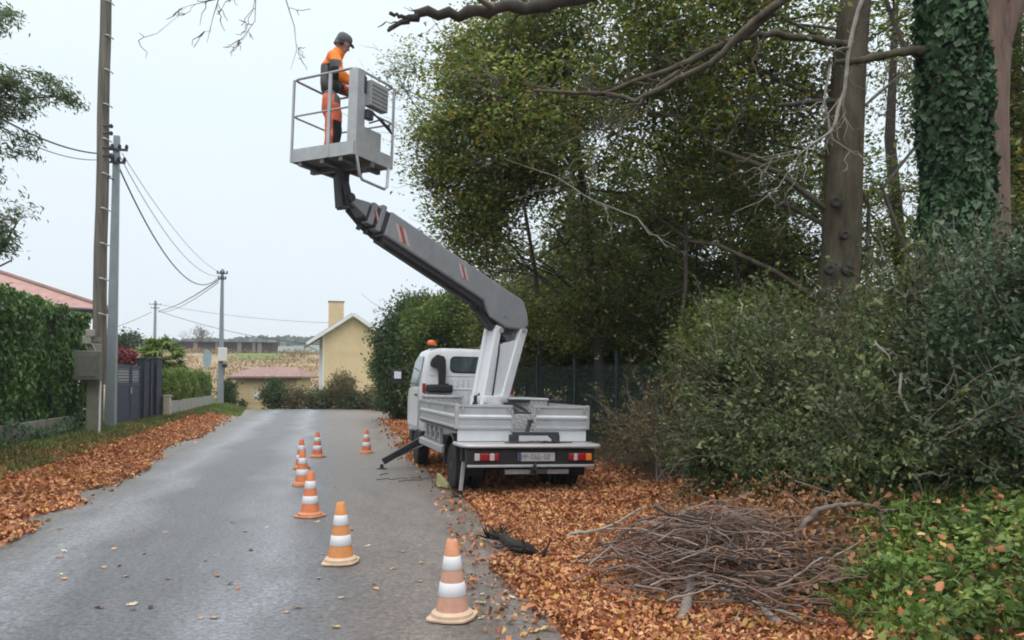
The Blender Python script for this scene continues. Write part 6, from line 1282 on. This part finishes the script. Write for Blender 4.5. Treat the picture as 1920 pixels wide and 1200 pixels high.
# ================================================================== CONES
M['conewhite'] = pm('reflective_white', (.70, .70, .72), .45, .06, 10, dirt=.45, dirtcol=(.4, .37, .34))
def conemat(name, c): return pm(name, c, .6, .14, 12, dirt=.5, dirtcol=(.25, .18, .14))
cm = [conemat('cone_faded', (.52, .285, .205)), conemat('cone_light_orange', (.62, .255, .085)), conemat('cone_orange', (.66, .20, .085)), conemat('cone_deep_orange', (.62, .165, .085))]
ctip = conemat('cone_tip_orange', (.62, .27, .15)); cbase = conemat('cone_base_pale', (.55, .40, .28)); cbase2 = conemat('cone_base_orange', (.56, .24, .12))
def cone_r(z): return .108 + (.036 - .108) * (z - .045) / (.5 - .045)
def traffic_cone(u, v, label, body, base, tip, rot, h=1.0):
    p = G(u, v, .03); root = empty('traffic_cone', (p.x, p.y, .035 * (1 - min(1, ((p.x + .9) / 2.6) ** 2)) + .008), (0, R(random.uniform(-1, 1)), R(rot))); root.scale = (h, h, h); tag(root, label, 'traffic cone', 'traffic cones along the truck')
    mb = MB(); n = 40; P = []
    for k in range(n):
        a = 2 * math.pi * k / n; rr_ = .148 + .034 * max(0, math.cos(2 * a)) ** 6 + .012 * max(0, math.cos(2 * a + math.pi)) ** 6; P.append((rr_ * math.cos(a), rr_ * math.sin(a), 0))
    mb.prism(P, (0, 0, .0), (0, 0, .02)); b_ = part(mb, 'base', base, root, bevel=.006)
    mb = MB(); mb.lathe([(.138, .0205), (.135, .04), (.118, .052), (cone_r(.05), .056)], 28); part(mb, 'collar', base, root, smooth=True)
    zs = [(.05, .15, 'b'), (.15, .235, 'w'), (.235, .315, 'b'), (.315, .40, 'w'), (.40, .505, 't')]
    mb = MB()
    prof = [(cone_r(.05), .05), (cone_r(.4), .4), (cone_r(.495), .495), (cone_r(.505) - .006, .505), (.020, .505), (.018, .46)]; mb.lathe([q for q in prof[:1]] + [(cone_r(.4), .3995)], 28); bo = part(mb, 'cone_body', body, root, smooth=True, angle=60)
    mb = MB(); mb.lathe(prof[1:], 28); part(mb, 'tip', tip, root, smooth=True, angle=50)
    for z0, z1, t_ in zs:
        if t_ == 'w': mb = MB(); mb.lathe([(cone_r(z0) + .0005, z0), (cone_r(z0) + .0025, z0 + .002), (cone_r(z1) + .0025, z1 - .002), (cone_r(z1) + .0005, z1)], 28); part(mb, 'reflective_band', M['conewhite'], root, smooth=True, angle=60)
    return root
for u, v, lab, a, b_, t_, rot, h in ((848, 1157, 'faded pinkish cone standing nearest, at the bottom of the picture', 0, cbase, ctip, 14, 1.0), (639, 1056, 'light orange cone, second nearest, standing alone on the road', 1, cbase, cm[1], 30, 1.0), (581, 970, 'orange cone, third nearest, first of the overlapping row', 2, cbase2, cm[2], 5, 1.0),
     (567, 911, 'orange cone directly behind the third nearest cone in the row', 2, cbase2, cm[2], 60, 1.0), (565, 879, 'orange cone half hidden behind the fourth cone, farthest of the close row', 3, cbase2, cm[3], 40, 1.0), (595, 858, 'deep orange cone standing a little right of the far end of the row', 3, cbase2, cm[3], 20, 1.0), (687, 849, 'deep orange cone standing apart by the black outrigger of the truck', 3, cbase2, cm[3], 80, 1.0)):
    traffic_cone(u, v, lab, cm[a], b_, t_, rot, h)

# ================================================================== LOOSE LEAVES ON THE ROAD
LM = [pm('leaf_yellow', (.48, .33, .10), .6, .15, 20), pm('leaf_tan', (.46, .27, .13), .6, .15, 20), pm('leaf_pale', (.50, .42, .30), .6, .15, 20), pm('leaf_dark', (.05, .035, .025), .7, .2, 20), pm('leaf_rust', (.36, .15, .06), .6, .15, 20)]
def leafmesh(m_, sh):
    bm = bmesh.new(); rr_ = random.Random(sh); n = 7; c = []
    for k in range(n + 1):
        t = k / n; wd = .024 * math.sin(math.pi * min(1, t * .97 + .03)) ** .8 * rr_.uniform(.85, 1.15); z = .012 * (math.sin(3 * t + sh) + 1) * .6; c.append([bm.verts.new((t * .09 - .045, -wd, z + .01 * rr_.random())), bm.verts.new((t * .09 - .045, 0, z)), bm.verts.new((t * .09 - .045, wd, z + .014 * rr_.random()))])
    for k in range(n):
        for j in range(2): bm.faces.new((c[k][j], c[k + 1][j], c[k + 1][j + 1], c[k][j + 1]))
    me = bpy.data.meshes.new('fallen_leaf'); bm.to_mesh(me); bm.free(); me.materials.append(m_); me.polygons.foreach_set('use_smooth', [True] * len(me.polygons)); return me
LMS = [leafmesh(LM[k], k * 1.7 + 1) for k in range(5)]
named = [(315, 1095, 0), (445, 1113, 4), (432, 1105, 3), (115, 1085, 2), (630, 1187, 0), (195, 1072, 1), (558, 1150, 0), (735, 1073, 1), (475, 945, 0), (270, 1046, 1), (402, 1170, 1), (843, 995, 3), (905, 1138, 0), (790, 1062, 0), (705, 1112, 1), (282, 1150, 3), (640, 1130, 2), (755, 1040, 2), (660, 1000, 1), (690, 1030, 2), (595, 985, 2), (705, 965, 2), (470, 1040, 3), (310, 1005, 2), (250, 1000, 1), (385, 1060, 2), (120, 1040, 2), (855, 1080, 1), (960, 1125, 2), (985, 1170, 4), (1020, 1185, 0), (1000, 1105, 0)]
rr_ = random.Random(9); n0 = len(named)
while len(named) < n0 + 30:
    p = (rr_.uniform(60, 1010), rr_.uniform(880, 1190))
    g_ = G(*p); 
    if edgeL(g_.y) + .2 < g_.x < edgeR(g_.y) - .05: named.append((p[0], p[1], rr_.choice((1, 2, 2, 3, 4, 1))))
lab5 = ['yellow fallen leaf lying on the grey road', 'tan fallen leaf lying on the grey road', 'pale dry fallen leaf lying on the grey road', 'dark rotten leaf lying on the grey road', 'rust brown fallen leaf lying on the grey road']
for u, v, k in named:
    g_ = G(u, v); o = bpy.data.objects.new('fallen_leaf', LMS[k]); COL.objects.link(o); hz = .006 + .027 * max(0, 1 - ((g_.x + .85) / 2.6) ** 2) + .004
    o.location = (g_.x, g_.y, hz); o.rotation_euler = (R(rr_.uniform(-8, 8)), R(rr_.uniform(-8, 8)), rr_.uniform(0, 6.28)); s = rr_.uniform(.5, .9); o.scale = (s, s, s); tag(o, lab5[k], 'leaf', 'loose %s leaves on the road' % ['yellow', 'tan', 'pale', 'dark', 'rust brown'][k])

# ================================================================== BRUSH HEAP
r = np.random.default_rng(404)
def gpt(u, v, dz=0.0):
    """point on the terrain seen at (u, v), lifted by dz"""
    z = 0.0
    for _ in range(12): p = G(u, v, z); z = .5 * z + .5 * gzf(p.x, p.y)
    return Vector((p.x, p.y, gzf(p.x, p.y) + dz))
cen = np.array(gpt(1325, 1098)); 
mb = MB()
TWM = [pm('heap_twig', (.15, .095, .072), .9, .3, 9), pm('heap_twig_pale', (.27, .21, .18), .9, .3, 9), pm('heap_twig_dark', (.05, .036, .03), .9, .3, 9)]
hx, hy = RT, F0
nt_ = 470
for k in range(nt_):
    a = r.normal() * .36; b_ = r.normal() * .28; hgt = max(0, .54 * (1 - (a / .95) ** 2 - (b_ / .75) ** 2))
    c = Vector(tuple(cen)) + hx * a + hy * (b_ + .12 * a); z = gzf(c.x, c.y); c.z = z + .015 + hgt * r.random() ** .6
    th_ = r.normal() * .42 + (-.12 if r.random() < .86 else 1.3); L = r.uniform(.35, .95); d = (hx * math.cos(th_) + hy * math.sin(th_)) * L / 2; d.z = r.normal() * .10 * L
    e0 = c - d; e1 = c + d
    for e_ in (e0, e1): e_.z = max(e_.z, gzf(e_.x, e_.y) + .01)
    rd_ = r.choice([.0035, .005, .007, .010], p=[.4, .35, .18, .07]); mb.mat(int(r.choice([0, 1, 2], p=[.5, .32, .18])))
    mb.tube(curve3(e0, e1, r.normal() * .07, 5, r, .11), list(np.linspace(rd_, rd_ * .45, 6)), 5)
    if r.random() < .5: mb.tube(curve3(c, c + Vector(tuple(r.normal(size=3) * np.array([.16, .16, .07]))), 0, 3, r, .1), [rd_ * .6, rd_ * .5, rd_ * .4, .0015], 4)
for k in range(260):      # coarser right end of the heap
    c = gpt(1470 + r.normal() * 55, 1090 + r.normal() * 45); c.z += .02 + .36 * r.random()
    th_ = r.uniform(-1.3, .6); L = r.uniform(.25, .7); d = (hx * math.cos(th_) + hy * math.sin(th_) * .8) * L / 2; d.z = r.normal() * .12 * L; rd_ = r.choice([.004, .006, .009]); mb.mat(int(r.choice([0, 1, 2], p=[.45, .2, .35])))
    mb.tube(curve3(c - d, c + d, .02, 5, r, .1), list(np.linspace(rd_, rd_ * .5, 6)), 5)
o = mb.build('brushwood', TWM, smooth=True); tag(o, 'tangled grey twigs heaped on the leaf-covered verge', 'brushwood', None, 'stuff')
for k in range(95):      # coarser crooked branches through the heap
    a = r.normal() * .38; b_ = r.normal() * .26; c = Vector(tuple(cen)) + hx * (a + .1) + hy * (b_ + .1 * a); c.z = gzf(c.x, c.y) + .05 + max(0, .58 * (1 - (a / 1.0) ** 2)) * r.random() ** .5
    th_ = r.normal() * .5 + (-.1 if r.random() < .75 else 1.2); L = r.uniform(.4, .95); d = (hx * math.cos(th_) + hy * math.sin(th_)) * L / 2; d.z = r.normal() * .16 * L; e0 = c - d; e1 = c + d
    for e_ in (e0, e1): e_.z = max(e_.z, gzf(e_.x, e_.y) + .02)
    rd_ = r.uniform(.011, .031); mb.mat(int(r.choice([0, 1, 2], p=[.45, .35, .2]))); q = curve3(e0, e1, r.normal() * .1, 7, r, .16); mb.tube(q, list(np.linspace(rd_, rd_ * .5, 8)), 6)
    for z_ in range(3): s0 = q[r.integers(2, 7)]; mb.tube(curve3(s0, s0 + r.normal(size=3) * np.array([.14, .14, .09]), 0, 4, r, .15), [rd_ * .55, rd_ * .45, rd_ * .35, rd_ * .25, .002], 4)
P = []
for k in range(3200):
    c = gpt(1470 + r.normal() * 70, 1040 + r.normal() * 45); c.z += .04 + .36 * r.random(); P.append(tuple(c))
tag(leafcloud('withered_leaves', np.array(P), .052, leafmat('withered_leaf', [(.23, .105, .045), (.32, .15, .06), (.14, .07, .035), (.28, .14, .06)], trans=.15, clump=3), N=(0, -.3, .6), jit=.8, asp=.55, fold=.4, seed=405), kind='stuff', label='curled brown leaves still clinging to the cut branches', cat='withered leaves')
M['cutwood'] = pm('cut_wood', (.50, .40, .28), .8, .15, 20)
def log(name, label, stations, rads, mt, cat='branch', cut=True, twigs=0, seed=1, jag=.004):
    q = [s if isinstance(s, Vector) else (gpt(s[0], s[1], s[2])) for s in stations]; rr_ = np.random.default_rng(seed); Q = []; S = []
    for i in range(len(q) - 1):
        for k in range(4): f = k / 4; Q.append(q[i].lerp(q[i + 1], f) + Vector(tuple(rr_.normal(size=3) * jag))); S.append((rads[i] * (1 - f) + rads[i + 1] * f) * rr_.uniform(.93, 1.08))
    Q.append(q[-1]); S.append(rads[-1]); mb = MB(); mb.tube(Q, S, 10)
    for k in range(twigs):
        i = rr_.integers(2, len(Q)); e_ = Q[i] + Vector(tuple(rr_.normal(size=3) * .16)); mb.tube(curve3(Q[i], e_, .02, 4, rr_, .15), list(np.linspace(min(.008, S[i] * .6), .002, 5)), 4)
    root = empty(name, Q[0]); tag(root, label, cat); part(mb, 'wood', mt, root, world=True, smooth=True)
    if cut:
        for (a, b_, rd_) in ((Q[0], Q[1], S[0]),): d = (a - b_).normalized(); mb = MB(); mb.tube([a - d * .001, a + d * .004], [rd_ * .93, rd_ * .88], 10); part(mb, 'cut_face', M['cutwood'], root, world=True)
    return root
M['greybark'] = pm('grey_bark', (.20, .165, .145), .9, .4, 14, bump=.01, dirt=.6, dirtcol=(.09, .075, .065))
M['barkmid'] = pm('mid_bark', (.13, .10, .085), .9, .45, 16, bump=.01, dirt=.5, dirtcol=(.26, .25, .22))
log('cut_branch', 'stout sawn branch sticking out of the heap towards the viewer', [(1280, 1172, .03), (1293, 1130, .08), (1300, 1095, .14), (1303, 1060, .24), (1306, 1030, .32)], [.038, .036, .030, .022, .014], M['greybark'], seed=1)
log('cut_branch', 'short thick grey log lying on the right side of the heap', [(1388, 1120, .14), (1415, 1122, .15), (1448, 1128, .15)], [.036, .040, .034], M['greybark'], seed=2)
log('cut_branch', 'dark straight branch leaning on the left end of the heap', [(1096, 1072, .03), (1130, 1050, .06), (1160, 1030, .10), (1200, 1010, .18)], [.018, .019, .018, .014], M['barkdark'], seed=3, twigs=3)
log('cut_branch', 'grey stub lying below the heap at the bottom, pale sawn end', [(1462, 1180, .03), (1440, 1165, .05), (1424, 1150, .06)], [.030, .028, .020], M['greybark'], seed=4)
log('cut_branch', 'slender pale branch lying across the front of the heap', [(1500, 1170, .04), (1440, 1155, .06), (1380, 1140, .09), (1330, 1120, .12)], [.011, .012, .012, .008], M['twigpale'], seed=5, twigs=4)
log('cut_branch', 'thin crooked stick reaching left out of the heap', [(1066, 1012, .05), (1085, 1010, .06), (1110, 1008, .06), (1150, 1003, .10), (1200, 990, .2)], [.016, .018, .014, .013, .01], M['twigpale'], seed=6, twigs=3)
a0 = gpt(1490, 1085); Zb = (a0 - Vector((0, 0, CAMZ))).dot(F0)
wv = lambda u, v, dz=0: W(u, v, Zb + dz)
log('arched_branch', 'dead branch arching high out of the right end of the heap', [wv(1490, 1060), wv(1497, 1010), wv(1502, 990), wv(1530, 960, .05), (wv(1570, 946, .1)), wv(1610, 944, .12), wv(1645, 954, .15), wv(1672, 956, .15)], [.026, .025, .024, .022, .019, .015, .011, .006], M['barkmid'], twigs=9, seed=7, jag=.010, cut=False)
log('dead_branch', 'pale forked twig hanging from the arched dead branch', [wv(1652, 955, .15), wv(1656, 985, .15), wv(1670, 1008, .15)], [.009, .010, .008], M['twigpale'], seed=8, cut=False)
log('dead_branch', 'pale thin branch standing at the right end of the heap', [(1575, 1192, .02), wv(1572, 1130, -.25), wv(1568, 1085, -.12), wv(1570, 1060, -.05)], [.010, .010, .009, .007], M['twigpale'], twigs=3, seed=9, cut=False)
log('dead_branch', 'upright dark stick at the right end of the heap below the arch', [wv(1502, 990), wv(1510, 1040), wv(1508, 1085)], [.02, .018, .016], M['barkdark'], seed=10, twigs=4, cut=False)
# black sack half under the heap
p = gpt(1385, 990); me = blob((0, 0, 0), (.20, .10, .07), 20)
co = np.array([v.co for v in me.vertices]); nn_ = vnoise(co, 12) - .5; 
for i, v in enumerate(me.vertices): v.co *= 1 + .5 * nn_[i]
me.name = 'plastic_sack'; me.polygons.foreach_set('use_smooth', [True] * len(me.polygons)); o = link('plastic_sack', me, None, pm('black_plastic_sheet', (.015, .016, .02), .25, .2, 6, bump=.004)); o.location = p + Vector((0, 0, .10)); o.rotation_euler = (0, 0, -YAW); tag(o, 'black plastic sack showing behind the brush heap', 'sack')
# dark debris at the road edge
b0 = G(960, 1048); root = empty('fallen_branch', (b0.x, b0.y, .02)); tag(root, 'black rotten branch piece with twigs lying on the road edge', 'branch')
mb = MB(); c0 = G(920, 1012) ; zlift = Vector((0, 0, .10)); pts_ = [G(918, 1018) + Vector((0, 0, .05)), G(940, 1030) + Vector((0, 0, .12)), G(962, 1044) + Vector((0, 0, .10)), G(985, 1054) + Vector((0, 0, .12)), G(1012, 1052) + Vector((0, 0, .05))]
mb.tube(pts_, [.015, .04, .055, .05, .02], 9); rr_ = np.random.default_rng(15)
for k in range(44): s0 = pts_[rr_.integers(0, 5)]; e_ = s0 + Vector((rr_.normal() * .10 - .03, rr_.normal() * .08, abs(rr_.normal()) * .07 - .01)); e_.z = max(e_.z, .03); mb.tube(curve3(s0, e_, .02, 3, rr_, .15), [.014, .012, .009, .004], 5)
part(mb, 'wood', pm('rotten_black', (.02, .018, .016), .85, .4, 20, bump=.006), root, world=True, smooth=True)
mb = MB(); mb.tube([G(1005, 1042) + Vector((0, 0, .06)), G(975, 1058) + Vector((0, 0, .04)), G(955, 1067) + Vector((0, 0, .03)), G(950, 1065) + Vector((0, 0, .03))], [.014, .016, .013, .010], 7); mb.tube([G(950, 1047) + Vector((0, 0, .05)), G(985, 1052) + Vector((0, 0, .05)), G(1002, 1045) + Vector((0, 0, .06))], [.012, .012, .014], 7); part(mb, 'lichened_twig', M['twigpale'], root, world=True, smooth=True)
leafcloud('moss', np.array([tuple(pts_[i].lerp(pts_[i + 1], f) + Vector(tuple(rr_.normal(size=3) * .02)) + Vector((0, 0, .03))) for i in range(3) for f in rr_.random(60)]), .022, M['beechdark'], root, N=(0, 0, 1), seed=16)
# thin twigs lying on the road by the outrigger
for k, (u, v, L, a) in enumerate(((735, 902, .5, .2), (790, 900, .35, -.1), (720, 893, .25, .9), (770, 905, .4, .3))):
    p = G(u, v); mb = MB(); mb.tube(curve3((-L / 2, 0, .012), (L / 2, 0, .012), 0, 6, rr_, .08), .006, 5); o = part(mb, 'twig', M['barkdark'], None); o.location = (p.x, p.y, .022); o.rotation_euler = (0, 0, a); tag(o, 'thin dark twig lying on the road beside the outrigger foot', 'twig', 'thin twigs on the road by the outrigger')
# ================================================================== AIR
mb = MB(); mb.box((0, 480, 19.0), (1810, 1050, 44)); hz_ = mb.build('haze', [])
hm = bpy.data.materials.new('haze'); hm.use_nodes = True; t = hm.node_tree; t.nodes.clear(); o_ = t.nodes.new('ShaderNodeOutputMaterial'); pv = t.nodes.new('ShaderNodeVolumePrincipled')
pv.inputs['Color'].default_value = (.93, .96, 1, 1); pv.inputs['Density'].default_value = .00055; pv.inputs['Anisotropy'].default_value = 0.0
t.links.new(pv.outputs[0], o_.inputs['Volume']); hz_.data.materials.append(hm); tag(hz_, kind='stuff')
SC.cycles.volume_bounces = 0
